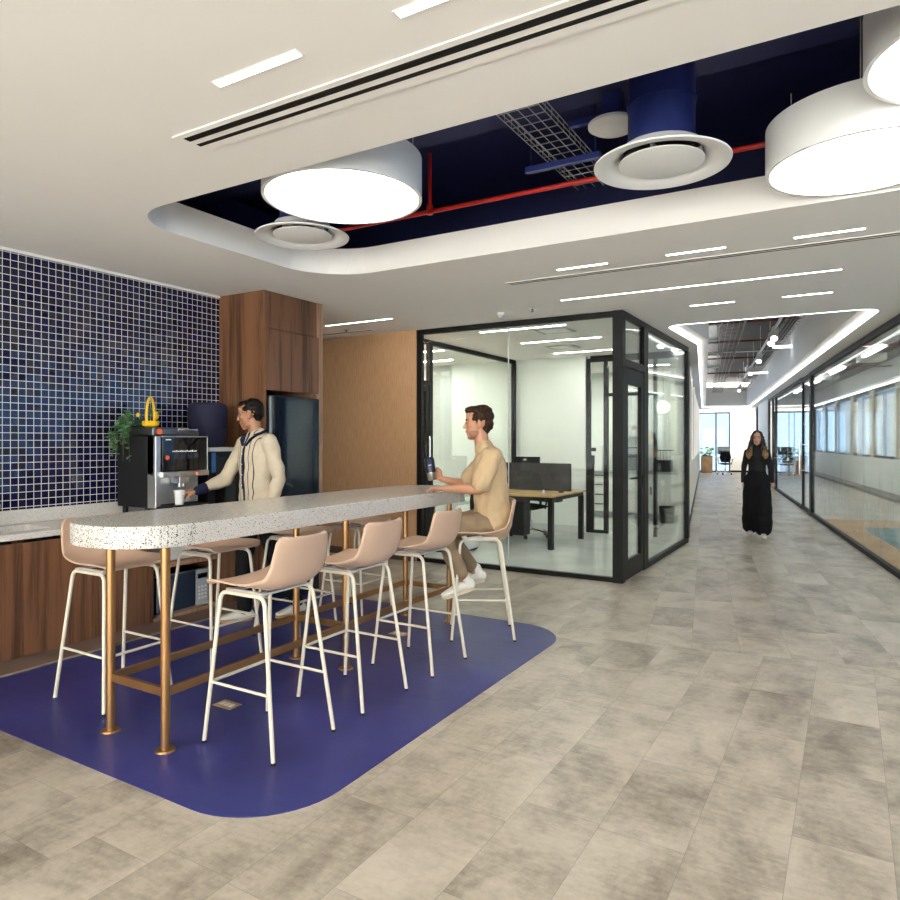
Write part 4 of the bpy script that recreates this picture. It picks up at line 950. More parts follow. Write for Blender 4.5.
tag(obj('desk_bottle', MB().lathe([(.018, 0), (.02, .005), (.02, .035), (.010, .045), (.010, .055)], 20), 'white2', smooth='auto'), 'tiny white bottle on the oak desk', 'bottle'); bpy.data.objects['desk_bottle'].location = (-3.72, 8.9, .743)
def office_chair(label, loc, rz):
    c = thing('office_chair', label, 'office chair', loc, rz)
    obj('seat', MB().limb([(-.2, 0, .46), (-.05, 0, .47), (.2, 0, .46)], [.2, .25, .22], [.03, .045, .03]), 'blackcloth', c, smooth=True)
    obj('backrest', MB().limb([(-.26, 0, .56), (-.28, 0, .75), (-.30, 0, .98)], [.18, .23, .19], [.02, .025, .02]), 'blackcloth', c, smooth=True)
    obj('back_bar', MB().tube(fillet([(-.05, 0, .42), (-.30, 0, .42), (-.31, 0, .75)], .08), .02, 10), 'blackplastic', c, smooth='auto')
    obj('column', MB().cyl((0,0), .03, .10, .26, 20).cyl((0,0), .018, .26, .43, 20), 'chrome', c, smooth='auto')
    for s_ in (-1, 1): obj('armrest', MB().tube(fillet([(-.02, s_*.25, .44), (-.02, s_*.29, .64), (.05, s_*.29, .66)], .04), .014, 8).box(-.12, s_*.29-.035, .655, .14, s_*.29+.035, .68), 'blackplastic', c)
    for k in range(5):
        a = 2*PI*k/5+.3; b_ = obj('base_arm', MB().tube([(.03*math.cos(a), .03*math.sin(a), .12), (.17*math.cos(a), .17*math.sin(a), .10), (.30*math.cos(a), .30*math.sin(a), .075)], [.022, .018, .014], 10), 'chrome', c, smooth='auto')
        w_ = MB().cyl((0,0), .03, -.022, .022, 18); w_.v = [(.31*math.cos(a)+x*math.cos(a+.5)-z*math.sin(a+.5), .31*math.sin(a)+x*math.sin(a+.5)+z*math.cos(a+.5), y+.03) for x, y, z in w_.v]
        obj('castor', w_, 'blackplastic', b_, smooth='auto')
    return c
office_chair('black office chair with chrome star base behind the oak desk', (-4.28, 9.72, 0), -1.7)
cs = thing('computer_case', 'black computer case hanging under the oak desk', 'computer', (-4.33, 9.20, .10))  # plain dark box filling in for the black mass below the desktop
obj('housing', MB().box(-.20, -.12, .0, .22, .12, .50), 'blackplastic', cs, bevel=.006); obj('hanger', MB().box(-.15, -.02, .50, .17, .02, .612), 'black', cs)
pd = thing('desk_pedestal', 'low grey drawer pedestal in the glass office behind the seated man', 'drawer unit', (-4.62, 8.0, 0))
obj('body', MB().box(-.2, -.26, .02, .2, .26, .28), 'palegrey', pd, bevel=.004); obj('drawer', MB().box(.201, -.255, .03, .215, .255, .145).box(.201, -.255, .15, .215, .255, .275), 'white2', pd); obj('base', MB().box(-.19, -.25, 0, .19, .25, .02), 'black', pd)
sd = thing('side_desk', 'white desk with black frame in the room left of the glass office', 'desk', (-5.75, 8.9, 0))
obj('desktop', MB().box(-.65, -.7, .72, .65, .7, .745), 'white2', sd); obj('frame', MB().box(-.62, -.67, .66, .62, -.62, .715).box(-.62, .62, .66, .62, .67, .715).box(.57, -.62, .66, .62, .62, .715), 'black', sd)
for x, y in ((-.59, -.64), (.59, -.64), (-.59, .64), (.59, .64)): obj('leg', MB().box(x-.025, y-.025, 0, x+.025, y+.025, .66), 'black', sd)
fk = thing('flask', 'dark glass flask with black cap behind the tumbler of the seated man', 'bottle', (-5.5, 8.45, .745+.001))
obj('body', MB().lathe([(.035, 0), (.04, .006), (.04, .17), (.028, .21), (.022, .22)], 24), 'clearblack', fk, smooth='auto'); obj('cap', MB().cyl((0,0), .026, .221, .26, 20).tube([(0,0,.26), (.02,0,.30), (.05,0,.31)], .006, 8), 'blackplastic', fk, smooth='auto')
# ------------------------------------------------------------------ pantry behind the office
px0 = -5.12
for k in range(4):
    x0 = px0+.62*k; x1 = x0+.615; lab = ('white drawer cabinet in the pantry, leftmost', 'white cabinet with black handles under the pantry coffee maker', 'white pantry cabinet with upright black handle', 'white pantry cabinet at the right end of the row')[k]
    c = thing('pantry_cabinet', lab, 'cabinet', ((x0+x1)/2, 13.1, 0)); h = .3075
    obj('body', MB().box(-h, -.27, .12, h, .295, .86), 'white2', c); obj('plinth', MB().box(-h, -.22, 0, h, .295, .12), 'grey', c)
    if k in (0, 1):
        for q in range(4):
            dr = obj('drawer', MB().box(-h+.003, -.29, .125+q*.185, h-.003, -.272, .305+q*.185), 'white2', c, bevel=.002)
            obj('handle', MB().box(-.08, -.315, .255+q*.185, .08, -.291, .272+q*.185), 'black', dr)
    else:
        dr = obj('door', MB().box(-h+.003, -.29, .125, h-.003, -.272, .66), 'white2', c, bevel=.002); obj('handle', MB().box(-h+.05, -.315, .48, -h+.07, -.291, .62), 'black', dr)
        dr = obj('drawer', MB().box(-h+.003, -.29, .67, h-.003, -.272, .855), 'white2', c, bevel=.002)
tag(obj('worktop', MB().box(px0-.01, 12.78, .862, px0+2.36, 13.395, .90), 'grey', bevel=.003), 'grey worktop on the white pantry cabinets', 'counter')
cmk = thing('coffee_maker', 'white bean-to-cup coffee maker with black display on the pantry worktop', 'coffee machine', (-4.36, 13.05, .90))
obj('body', MB().box(-.13, -.17, .05, .20, .2, .50).box(-.13, -.2, 0, .20, .2, .05), 'white2', cmk, bevel=.008); obj('display', MB().box(-.11, -.175, .38, .08, -.171, .45), 'blackgloss', cmk); obj('keypad', MB().box(-.08, -.175, .12, -.01, -.171, .32).box(.01, -.175, .12, .06, -.171, .30), 'grey', cmk)
mwp = thing('microwave', 'steel and black microwave on the pantry worktop', 'microwave', (-3.62, 13.08, .90))
obj('body', MB().box(-.25, -.2, .01, .25, .2, .30), 'steel', mwp, bevel=.004); obj('door', MB().box(-.24, -.215, .02, .14, -.201, .29), 'darkwindow', mwp)
tp = thing('toaster_oven', 'black oven stacked on the pantry microwave', 'oven', (-3.62, 13.08, 1.2015)); obj('body', MB().box(-.25, -.19, 0, .25, .2, .16), 'blackplastic', tp, bevel=.006); obj('front_panel', MB().box(-.23, -.20, .02, .23, -.191, .14), 'grey', tp)
wdp = thing('wall_dispenser', 'small white wall dispenser with round dial above the pantry worktop', 'dispenser', (-3.64, 13.395, 1.56))
obj('housing', MB().box(-.10, -.10, 0, .10, 0, .26), 'white2', wdp, bevel=.008)
dl = MB().cyl((0,0), .045, 0, .008, 24); dl.v = [(x, -.101-z, y+.18) for x, y, z in dl.v]; obj('dial', dl, 'grey', wdp, smooth='auto')
dr_ = thing('dish_rack', 'black wire dish rack with dark cups on the pantry worktop', 'rack', (-3.02, 13.05, .90))
obj('basket', MB().box(-.14, -.14, .0, .14, .14, .22), 'blackplastic', dr_, bevel=.01)
fr2 = MB()
for k in range(6): fr2.tube([(-.15+.06*k, -.15, .0), (-.15+.06*k, -.15, .40)], .004, 6)
fr2.box(-.16, -.16, .40, .16, .16, .412); obj('wire_frame', fr2, 'black', dr_)
gl = thing('globe_lamp', 'glowing round globe pendant seen through the side glass of the office', 'pendant lamp', (-2.93, 12.6, 2.1))
obj('globe', MB().ell((0,0,0), (.125,.125,.115)), 'globe', gl, smooth=True); obj('cord', MB().tube([(0,0,.115), (0,0,.758)], .004, 8), 'black', gl)
bb = MB().box(-3.9, 11.9, .0, -3.4, 12.35, .30); b = obj('waste_bin', MB().lathe([(.12, 0), (.14, .30), (.13, .30), (.11, .01)], 24), 'blackplastic', smooth='auto'); b.location = (-2.85, 12.55, 0); tag(b, 'black waste bin on the pantry floor', 'bin')
# exit style sensor on the office glass
tag(obj('door_reader', MB().box(OX-.04, 8.13, 1.92, OX-.0065, 8.21, 2.08), 'blackplastic', bevel=.004), 'small black reader box inside the side glass of the office', 'sensor')

# ------------------------------------------------------------------ far end of the corridor
def planter(label, u, v, L, D, h):
    c = thing('planter_box', label, 'planter', W(u, v), BA)
    obj('box', MB().holed([(-D/2,-L/2),(D/2,-L/2),(D/2,L/2),(-D/2,L/2)], [[(-D/2+.02,-L/2+.02),(D/2-.02,-L/2+.02),(D/2-.02,L/2-.02),(-D/2+.02,L/2-.02)]], 0, h).box(-D/2+.02,-L/2+.02,h-.12,D/2-.02,L/2-.02,h-.05), 'terracotta', c)
    lf = MB(); rr = random.Random(int(u*10)+int(v*100))
    for k in range(70):
        a = rr.uniform(0, 2*PI); p = V((rr.uniform(-D/2, D/2), rr.uniform(-L/2, L/2), h-.05+rr.uniform(0, .45)))
        leaf(lf, p, (math.cos(a), math.sin(a), rr.uniform(-.2, 1)), rr.uniform(.10, .2), rr.uniform(-.8,.8))
    o = obj('foliage', lf, 'leaf2', c); o['kind'] = 'stuff'
planter('wooden planter box at the foot of the far corridor window', 21.6, -1.95, .5, .5, .75)
planter('wooden planter box beyond the corridor glass, by the far windows', 20.6, 1.45, .5, .9, .6)
def work_desk(label, u, v, mons):
    c = thing('work_desk', label, 'desk', W(u, v), BA)
    obj('desktop', MB().box(-.6, -.35, .71, .6, .35, .74), 'white2', c); 
    for x in (-.55, .55):
        for y in (-.3, .3): obj('leg', MB().box(x-.02, y-.02, 0, x+.02, y+.02, .71), 'white2', c)
    for k, x in enumerate(mons):
        m_ = thing('monitor', 'black monitor on the %s, %s' % (label, ('left one', 'right one')[k]) if len(mons) > 1 else 'black monitor on the %s' % label, 'monitor', W(u, v+x, .7405), BA)
        obj('housing', MB().box(-.27, -.015, .12, .27, .015, .46), 'darkwindow', m_); obj('stand', MB().box(-.03, .016, 0, .03, .04, .3).box(-.1, -.07, 0, .1, .07, .01), 'black', m_)
work_desk('white desk by the far corridor window', 21.2, -.98, (-.25,))
work_desk('white desk beyond the corridor glass at the far windows', 21.6, 1.1, (-.3, .3))
c = office_chair('dark office chair in front of the far corridor window', W(20.1, -1.2), BA+PI/2)
c2 = dup(c, W(20.6, .8), BA+PI/2, 'dark office chair beyond the corridor glass at the far windows')

# ------------------------------------------------------------------ people (local frame: x forward, y to the figure's left, z up)
def Rm(yaw=0, pitch=0, roll=0): return Matrix.Rotation(yaw, 3, 'Z') @ Matrix.Rotation(pitch, 3, 'Y') @ Matrix.Rotation(roll, 3, 'X')
def head_to(mb, c, R, k=1.0):
    c = V(c)
    def E(p, r, **kw): mb.ell(c + R @ (V(p)*k), [x*k for x in r], R, **kw)
    E((-.018, 0, .034), (.096, .074, .085)); E((.028, 0, -.018), (.060, .060, .088)); E((.022, 0, -.072), (.052, .050, .036))
    E((.066, 0, -.098), (.017, .022, .015)); E((.070, 0, .034), (.017, .048, .012)); E((.064, 0, .060), (.02, .05, .03))
    for s_ in (1, -1):
        E((.058, s_*.036, -.012), (.024, .022, .02)); E((-.006, s_*.074, -.008), (.017, .008, .030)); E((.094, s_*.011, -.026), (.009, .008, .007))
    def P_(p): return c + R @ (V(p)*k)
    mb.limb([P_((.082, 0, .022)), P_((.096, 0, -.004)), P_((.106, 0, -.022))], [.008*k, .0095*k, .011*k], [.008*k, .010*k, .010*k], lat=R @ V((0,1,0)), seg=12)
    E((.083, 0, -.048), (.012, .024, .0075)); E((.081, 0, -.060), (.012, .021, .008)); E((.078, 0, -.078), (.012, .02, .012))
def face_parts(par, c, R, k=1.0, brow='hairblack', down=False):
    c = V(c)
    for s_ in (1, -1):
        m = MB(); m.ell(c + R @ (V((.0745, s_*.030, .010))*k), [.0105*k, .0125*k, .0058*k], R, seg=14, rings=9); e = obj('eye', m, 'eyew', par, smooth=True)
        m = MB(); m.ell(c + R @ (V((.0835, s_*.030, .0095))*k), [.0045*k, .006*k, .006*k], R, seg=12, rings=8); obj('iris', m, 'eyed', e, smooth=True)
        m = MB(); m.limb([c + R @ (V((.080, s_*.048, .030))*k), c + R @ (V((.0875, s_*.030, .036))*k), c + R @ (V((.088, s_*.014, .031))*k)], [.0035*k]*3, [.004*k]*3, seg=8); obj('eyebrow', m, brow, par, smooth=True)
    m = MB(); m.ell(c + R @ (V((.0895, 0, -.0535))*k), [.007*k, .020*k, .0065*k], R, seg=14, rings=8); obj('lips', m, 'lip', par, smooth=True)
def hand_to(mb, wr, d, n, thumb, curl=.35, k=1.0, spread=.06, tcurl=.5, finger_curls=None):
    wr, d, n = V(wr), V(d).normalized(), V(n); n = (n - d*n.dot(d)).normalized(); t = V(thumb); t = (t - d*t.dot(d) - n*t.dot(n)).normalized()
    mb.limb([wr - d*.02*k, wr + d*.012*k, wr + d*.05*k, wr + d*.088*k], [.026*k, .029*k, .039*k, .040*k], [.021*k, .017*k, .0145*k, .012*k], lat=t, seg=16)
    for i, (off, L, r) in enumerate(((.029, .072, .0088), (.0095, .080, .0090), (-.0105, .074, .0085), (-.029, .058, .0075))):
        base = wr + d*(.082 - .004*abs(i-1))*k + t*off*k; a = -spread*(i-1.3); dd = (d*math.cos(a) - t*math.sin(a)).normalized() if True else d
        cc = (finger_curls[i] if finger_curls else curl); pts = [base - dd*.02*k, base]; ang = 0; p = base
        for sl, w_ in ((.44, .8), (.31, 1.15), (.25, .8)):
            ang += cc*w_; p = p + (dd*math.cos(ang) + n*math.sin(ang))*L*sl*k; pts.append(p)
        mb.limb(pts, [r*k*q for q in (1.02, 1, .95, .88, .74)], seg=10)
    b0 = wr + d*.022*k + t*.022*k; td = (d*.62 + t*.72 + n*.28).normalized()
    p1 = b0 + td*.038*k; td2 = (d*.85 + t*.42*(1-tcurl) + n*(.25+tcurl*.6)).normalized(); p2 = p1 + td2*.030*k; td3 = (d*.9 + t*.1 - t*.3*tcurl + n*(.25+tcurl*.7)).normalized(); p3 = p2 + td3*.022*k
    mb.limb([b0 - td*.01*k, b0, p1, p2, p3], [.014*k, .0145*k, .0115*k, .0100*k, .0085*k], seg=12)
def arm_to(mb, sh, el, wr, k=1.0):
    mb.limb([sh, V(sh).lerp(V(el), .35), V(sh).lerp(V(el), .8), el], [.050*k, .046*k, .038*k, .037*k], seg=18)
    mb.limb([el, V(el).lerp(V(wr), .28), V(el).lerp(V(wr), .7), wr], [.037*k, .040*k, .031*k, .025*k], [.037*k, .040*k, .029*k, .021*k], seg=18)
def shoe(par, heel, toe, up, w_=.044, mat='shoe', sole='sole', label=None):
    heel, toe, up = V(heel), V(toe), V(up); d = (toe-heel).normalized(); up = (up - d*up.dot(d)).normalized(); L = (toe-heel).length; lat = up.cross(d).normalized()
    m = MB(); P_ = lambda a, h: heel + d*L*a + up*h
    m.limb([P_(.06, .050), P_(.2, .052), P_(.42, .050), P_(.62, .040), P_(.82, .033), P_(.93, .030)], [w_*.72, w_*.80, w_*.86, w_*1.0, w_*.98, w_*.78], [.040, .043, .040, .029, .021, .016], lat=lat)
    m.limb([P_(.15, .055), P_(.19, .115)], [.038, .040], seg=16)
    o = fuse('shoe', m, mat, par, .004, 3, label=label)
    s_ = MB(); ring = lambda h: [heel + d*L*(.5+.5*math.cos(a)) + lat*(w_*1.03*math.sin(a)*(1+.12*math.cos(a))*(abs(math.sin(a))**-.25 if abs(math.sin(a)) > .05 else 1)) + up*h for a in [2*PI*k/36 for k in range(36)]]
    s_.loft([ring(0), ring(.004), ring(.024)]); obj('sole', s_, sole, o, smooth='auto')
    l = MB()
    for q in (.38, .46, .54, .62): l.tube([P_(q, .088-.10*(q-.38)) + lat*.020, P_(q, .095-.11*(q-.38)), P_(q, .088-.10*(q-.38)) - lat*.020], .0028, 6)
    obj('laces', l, 'white2', o, smooth='auto')

# --- seated man in the sand T-shirt
p1 = thing('person', 'seated man in sand T-shirt and khaki trousers holding a navy tumbler', 'person', (-2.407, 4.674, 0), math.radians(-149.5))
HC = (.085, -.0, 1.628); HR = Rm(0, math.radians(4)); SHn, SHf = (-.005, .185, 1.375), (.0, -.185, 1.375)
ELn, WRn = (.085, .245, 1.135), (.355, .165, 1.138); ELf, WRf = (.165, -.235, 1.13), (.372, -.205, 1.19)
b = MB(); head_to(b, HC, HR, 1.05)
b.limb([(.045, 0, 1.43), (.058, 0, 1.50), (.070, 0, 1.57)], [.064, .058, .055], [.062, .056, .056])
b.limb([(-.02, 0, .88), (-.01, 0, 1.0), (.0, 0, 1.15), (.01, 0, 1.28), (.02, 0, 1.36)], [.165, .155, .16, .16, .09], [.115, .11, .11, .105, .05])
arm_to(b, SHn, ELn, WRn); arm_to(b, SHf, ELf, WRf)
hand_to(b, WRn, (.98, -.18, -.06), (0, 0, -1), (0, -1, 0), .30, 1.0, .08, .1)
hand_to(b, WRf, (.80, -.10, .62), (.10, 1, 0), (-.6, 0, .8), .52, .96, .03, .75)
KNn, ANn = (.375, .165, .835), (.205, .135, .455); KNf, ANf = (.36, -.16, .835), (.115, -.12, .47)
for hy, kn, an in ((.09, KNn, ANn), (-.09, KNf, ANf)):
    b.limb([(-.01, hy, .875), V((-.01, hy, .875)).lerp(V(kn), .5), kn], [.082, .072, .055]); b.limb([kn, V(kn).lerp(V(an), .35), an], [.055, .055, .036])
fuse('body', b, 'skin', p1, .0042, 3)
face_parts(p1, HC, HR, 1.05, 'hairbrown')
h = MB(); c = V(HC)
def HE(m, p, r, c=c, R=HR): m.ell(c + R @ (V(p)*1.05), [q*1.05 for q in r], R)
HE(h, (-.034, 0, .052), (.090, .079, .082)); HE(h, (-.062, 0, .0), (.055, .068, .062)); HE(h, (.028, 0, .105), (.058, .058, .026)); HE(h, (.062, .012, .102), (.030, .042, .020)); HE(h, (-.05, 0, -.045), (.042, .056, .035))
for s_ in (1, -1): HE(h, (.012, s_*.062, .045), (.030, .016, .035)); HE(h, (.008, s_*.070, .012), (.010, .008, .024))
fuse('hair', h, 'hairbrown', p1, .0045, 2, (.012, 38))
m = MB(); 
for s_ in (1, -1): HE(m, (.028, s_*.034, -.068), (.044, .0215, .034))
HE(m, (.050, 0, -.098), (.036, .030, .020)); HE(m, (.0785, 0, -.0395), (.012, .026, .005))
fuse('beard', m, 'beard', p1, .004, 3)
t = MB()
t.limb([(-.03, 0, .865), (-.028, 0, .95), (-.015, 0, 1.06), (-.005, 0, 1.20), (.002, 0, 1.33), (.016, 0, 1.40), (.034, 0, 1.430)], [.178, .180, .178, .192, .195, .152, .098], [.152, .150, .140, .140, .128, .098, .078])
for sh, el, q in ((SHn, ELn, .80), (SHf, ELf, .80)):
    e_ = V(sh).lerp(V(el), q); t.limb([V(sh) + V((0, 0, .0)), V(sh).lerp(V(el), .4), e_], [.075, .074, .078], [.078, .076, .082])
fuse('t_shirt', t, 'tee', p1, .006, 4, (.016, 13))
t = MB(); t.limb([(-.035, 0, .86), (-.02, 0, .94)], [.172, .165], [.125, .12])
for hy, kn, an in ((.088, KNn, ANn), (-.088, KNf, ANf)):
    t.limb([(-.02, hy, .875), V((-.01, hy, .875)).lerp(V(kn), .5), kn], [.094, .086, .072], [.09, .083, .072]); a2 = V(an) + (V(kn)-V(an))*.10
    t.limb([kn, V(kn).lerp(a2, .5), a2], [.072, .066, .058])
fuse('trousers', t, 'chino', p1, .006, 4, (.014, 14))
shoe(p1, (.115, .125, .375), (.365, .15, .300), (-.25, 0, 1)); shoe(p1, (.02, -.115, .385), (.27, -.13, .325), (-.25, 0, 1))
m = MB(); m.limb([(.4405, .1445, 1.128), (.4465, .1475, 1.128)], [.012, .012], [.012, .012]); 
tu = thing('tumbler', 'navy and steel tumbler in the hand of the seated man', 'tumbler', p1.matrix_basis @ V((0,0,0)), 0)
tw = V(p1.location) + Matrix.Rotation(math.radians(-149.5), 3, 'Z') @ V((.444, -.168, 1.178)); tu.location = tw; tu.rotation_euler = (0, math.radians(8), math.radians(-149.5))
obj('base', MB().lathe([(.028, 0), (.031, .004), (.035, .065)], 32), 'steel', tu, smooth='auto'); obj('sleeve', MB().lathe([(.0355, .065), (.0385, .068), (.040, .172), (.037, .176), (.036, .176)], 32), 'tumblernavy', tu, smooth='auto'); obj('lid', MB().cyl((0,0), .034, .176, .184, 28), 'blackplastic', tu, smooth='auto')
mk = MB()
for k in range(5): mk.box(.004-.0*k, .0388, .118, .006, .0402, .120)
mk = MB(); 
for k in range(6): mk.box(-.012+.004*k, .0385, .120+.001*(k%2), -.0095+.004*k, .0400, .127)
obj('printed_mark', mk, 'cup', tu)

# --- standing man in the cream cardigan
p2 = thing('person', 'standing man in cream cardigan with navy collar reaching for the mug', 'person', (-4.222, 4.012, .0032), math.radians(-100))
HR = Rm(math.radians(-44), math.radians(12)); HC = (.045, -.028, 1.705)
SHl, SHr = (.0, .185, 1.480), (.0, -.178, 1.465); ELl, WRl = (-.055, .235, 1.185), (.045, .205, .93); 
ELr, WRr = (.135, -.240, 1.17), (.395, -.225, 1.09)
b = MB(); head_to(b, HC, HR)
b.limb([(.0, 0, 1.52), (.012, -.006, 1.59), (.022, -.012, 1.655)], [.062, .056, .054], [.060, .056, .055])
b.limb([(0, 0, .93), (.0, 0, 1.05), (.0, 0, 1.2), (.0, 0, 1.38), (.0, 0, 1.45)], [.155, .14, .15, .16, .10], [.105, .10, .105, .10, .06])
arm_to(b, SHl, ELl, WRl); arm_to(b, SHr, ELr, WRr)
hand_to(b, WRl, (.05, -.05, -1), (.2, -.9, 0), (1, 0, 0), .4)
hand_to(b, WRr, (.80, -.60, -.10), (-.1, -.25, -1), (.5, .75, .1), .75, 1.0, .03, .6)
FR, FL = (.06, -.075, .09), (-.36, .075, .10)
for hy, kn, an in ((-.09, (.06, -.10, .50), FR), (.09, (-.13, .09, .51), FL)):
    b.limb([(0, hy, .93), V((0, hy, .93)).lerp(V(kn), .5), kn], [.082, .072, .055]); b.limb([kn, V(kn).lerp(V(an), .35), an], [.055, .054, .036])
fuse('body', b, 'skin2', p2, .0042, 3)
face_parts(p2, HC, HR)
h = MB(); c = V(HC)
def HE2(m, p, r): m.ell(c + HR @ V(p), r, HR)
HE2(h, (-.034, 0, .050), (.090, .0795, .082)); HE2(h, (-.062, 0, .0), (.055, .070, .062)); HE2(h, (.022, 0, .098), (.056, .052, .024)); HE2(h, (.056, 0, .088), (.022, .044, .018)); HE2(h, (-.055, 0, -.04), (.036, .052, .03))
for s_ in (1, -1): HE2(h, (.006, s_*.061, .050), (.034, .013, .028)); HE2(h, (.010, s_*.0655, .020), (.008, .0075, .018))
fuse('hair', h, 'hairblack', p2, .0045, 2, (.006, 50))
t = MB(); t.limb([(.005, 0, .98), (.005, 0, 1.08), (.005, 0, 1.22), (.0, 0, 1.36), (.0, 0, 1.46), (-.005, 0, 1.515)], [.165, .158, .163, .184, .170, .105], [.120, .118, .122, .128, .112, .085])
t.limb([SHr, V(SHr).lerp(V(ELr), .5), ELr], [.066, .060, .058]); t.limb([ELr, V(ELr).lerp(V(WRr), .5), V(ELr).lerp(V(WRr), .84)], [.058, .050, .038])
t.limb([SHl, V(SHl).lerp(V(ELl), .5), ELl], [.066, .061, .060]); t.limb([ELl, V(ELl).lerp(V(WRl), .5), V(ELl).lerp(V(WRl), .86)], [.060, .052, .040])
fuse('cardigan', t, 'shirt', p2, .0055, 4, (.012, 13))
m = MB(); m.limb([V(ELr).lerp(V(WRr), .80), V(ELr).lerp(V(WRr), 1.0)], [.047, .038]); fuse('cuff', m, 'navycloth', p2, .004, 2, label='navy knitted cuff')
m = MB(); m.limb([V(ELl).lerp(V(WRl), .84), V(ELl).lerp(V(WRl), .98)], [.046, .037]); fuse('cuff', m, 'navycloth', p2, .004, 2, label='navy knitted cuff')
m = MB()
col = [(.098, .020, 1.455), (.088, .045, 1.50), (.050, .072, 1.54), (-.015, .078, 1.565), (-.060, .040, 1.575), (-.066, 0, 1.577)]
for s_ in (1, -1): m.limb([(x, y*s_, z) for x, y, z in col], [.012]*6, [.030, .036, .036, .030, .028, .028], lat=(0,0,1))
fuse('collar', m, 'navycloth', p2, .0045, 2, label='navy shirt collar')
m = MB(); m.tube([(.125, 0, 1.10+.08*k) for k in range(1)] + [(.128, 0, 1.2), (.130, 0, 1.33), (.118, 0, 1.42), (.095, 0, 1.47)], .012, 8); obj('placket', m, 'navycloth', p2, smooth='auto', label='navy button placket')
for k in range(4): obj('button', MB().ell((.141-.001*k, 0, 1.13+.085*k), (.003, .006, .006)), 'cup', p2, smooth=True)
m = MB(); m.tube([(.062*math.cos(a)+.012, .060*math.sin(a), 1.525-.018*math.cos(a)) for a in [2*PI*k/24 for k in range(25)]], .0025, 6); obj('necklace', m, 'chrome', p2, smooth='auto')
t = MB(); t.limb([(0, 0, .93), (0, 0, 1.02)], [.160, .150], [.112, .108])
for hy, kn, an in ((-.088, (.06, -.10, .50), FR), (.088, (-.13, .09, .51), FL)):
    t.limb([(0, hy, .92), V((0, hy, .92)).lerp(V(kn), .5), kn], [.093, .085, .070]); t.limb([kn, V(kn).lerp(V(an), .5), V(kn).lerp(V(an), .96)], [.070, .062, .056])
fuse('trousers', t, 'blackcloth', p2, .006, 4, (.010, 11))
shoe(p2, (-.01, -.075, .0), (.22, -.20, .0), (0, 0, 1), sole='gum'); shoe(p2, (-.43, .075, .0), (-.16, .04, .0), (0, 0, 1), sole='gum')

# --- woman walking up the corridor
p3 = thing('person', 'woman in black top and wide black trousers walking up the corridor', 'person', (-1.25, 11.56, 0), math.radians(-84))
HC = (.02, .0, 1.525); HR = Rm(math.radians(-3), math.radians(3)); SHl, SHr = (0, .142, 1.305), (0, -.142, 1.305)
ELl, WRl = (-.03, .190, 1.06), (.05, .225, .845); ELr, WRr = (-.04, -.190, 1.06), (-.01, -.205, .84)
b = MB(); head_to(b, HC, HR, .94)
b.limb([(0, 0, 1.34), (.0, 0, 1.40), (.005, 0, 1.46)], [.052, .045, .044])
b.limb([(0, 0, .88), (0, 0, .98), (0, 0, 1.1), (0, 0, 1.24), (0, 0, 1.31)], [.13, .105, .105, .125, .08], [.075, .065, .07, .08, .05])
arm_to(b, SHl, ELl, WRl, .82); arm_to(b, SHr, ELr, WRr, .82)
hand_to(b, WRl, (.15, .05, -1), (0, -1, 0), (1, 0, 0), .3, .88); hand_to(b, WRr, (.1, -.05, -1), (0, 1, 0), (1, 0, 0), .3, .88)
LG = ((.085, (.14, .085, .46), (.16, .085, .09)), (-.085, (.05, -.085, .46), (-.14, -.095, .10)))
for hy, kn, an in LG:
    b.limb([(0, hy, .86), V((0, hy, .86)).lerp(V(kn), .5), kn], [.080, .070, .050]); b.limb([kn, V(kn).lerp(V(an), .35), an], [.050, .048, .032])
fuse('body', b, 'skin3', p3, .005, 3)
face_parts(p3, HC, HR, .94)
h = MB(); c = V(HC)
def HE3(m, p, r): m.ell(c + HR @ V(p), r, HR)
HE3(h, (-.034, 0, .045), (.086, .080, .080)); HE3(h, (-.055, 0, -.02), (.06, .082, .085))
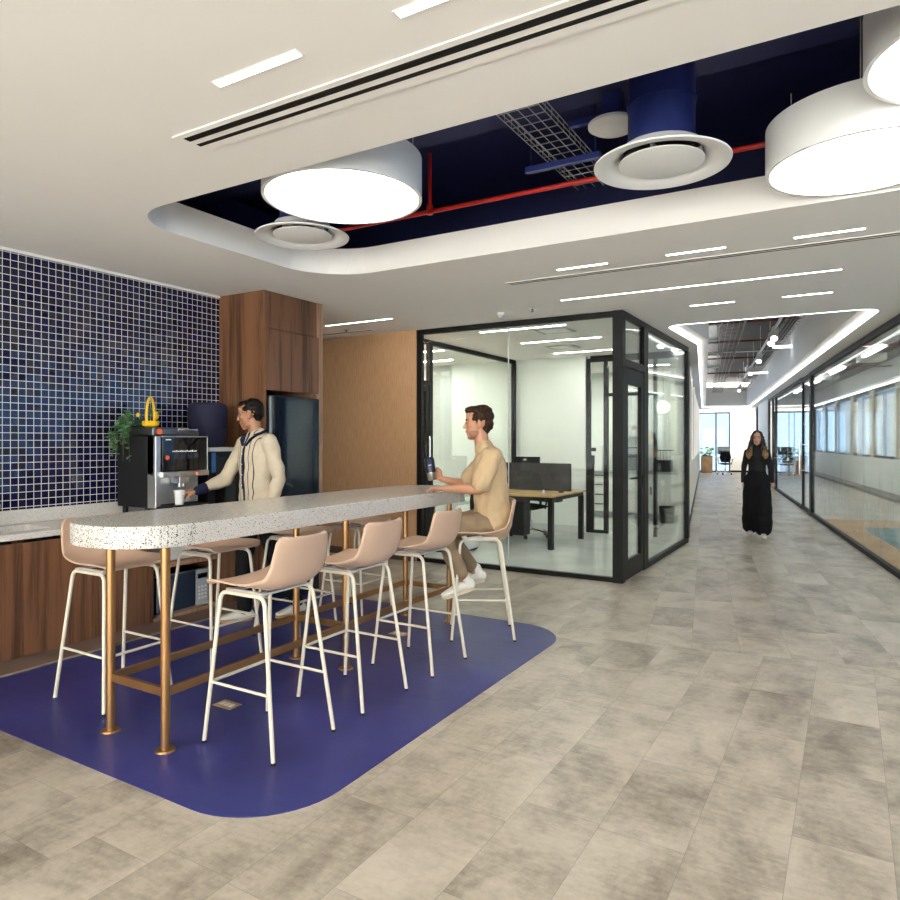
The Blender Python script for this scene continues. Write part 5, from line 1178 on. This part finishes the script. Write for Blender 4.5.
for s_ in (1, -1):
    h.limb([c + V(q) for q in ((.025, s_*.045, .078), (.026, s_*.074, .03), (.012, s_*.084, -.05), (.015, s_*.092, -.12), (.055, s_*.105, -.19), (.085, s_*.11, -.26), (.092, s_*.112, -.31))], [.022, .022, .030, .036, .042, .040, .022], [.020, .018, .026, .028, .028, .024, .014])
    h.limb([c + V(q) for q in ((-.03, s_*.05, 0), (-.03, s_*.085, -.12), (.03, s_*.12, -.22), (.06, s_*.135, -.29))], [.04, .045, .040, .02], [.03, .03, .028, .015])
h.limb([c + V(q) for q in ((-.05, 0, 0), (-.07, 0, -.15), (-.085, 0, -.28))], [.07, .085, .07], [.04, .035, .02])
fuse('hair', h, 'whair', p3, .005, 2, (.012, 40))
t = MB(); t.limb([(0, 0, .93), (0, 0, 1.0), (0, 0, 1.1), (.01, 0, 1.22), (0, 0, 1.30), (0, 0, 1.37), (0, 0, 1.425)], [.135, .128, .128, .148, .118, .064, .054], [.10, .092, .095, .114, .085, .058, .053])
for s_ in (1, -1): t.ell((.085, s_*.062, 1.215), (.045, .055, .05))
for sh, el, wr in ((SHl, ELl, WRl), (SHr, ELr, WRr)):
    t.limb([sh, V(sh).lerp(V(el), .5), el], [.050, .044, .040]); t.limb([el, V(el).lerp(V(wr), .5), V(el).lerp(V(wr), .97)], [.040, .036, .030])
fuse('top', t, 'blacktop', p3, .005, 4, (.006, 12))
t = MB(); t.limb([(0, 0, .84), (0, 0, .90), (0, 0, .99)], [.16, .158, .132], [.118, .115, .10])
for hy, kn, an in LG: t.limb([(0, hy, .88), V((0, hy, .88)).lerp(V(kn), .5), kn, V(kn).lerp(V(an), .5), V(kn).lerp(V(an), .86)], [.105, .118, .128, .132, .130], [.105, .11, .112, .115, .115])
fuse('trousers', t, 'blackcloth', p3, .006, 4, (.012, 10))
shoe(p3, (.10, .085, .004), (.345, .095, .004), (0, 0, 1), .040); shoe(p3, (-.20, -.095, .02), (.035, -.105, .004), (0, 0, 1), .040)
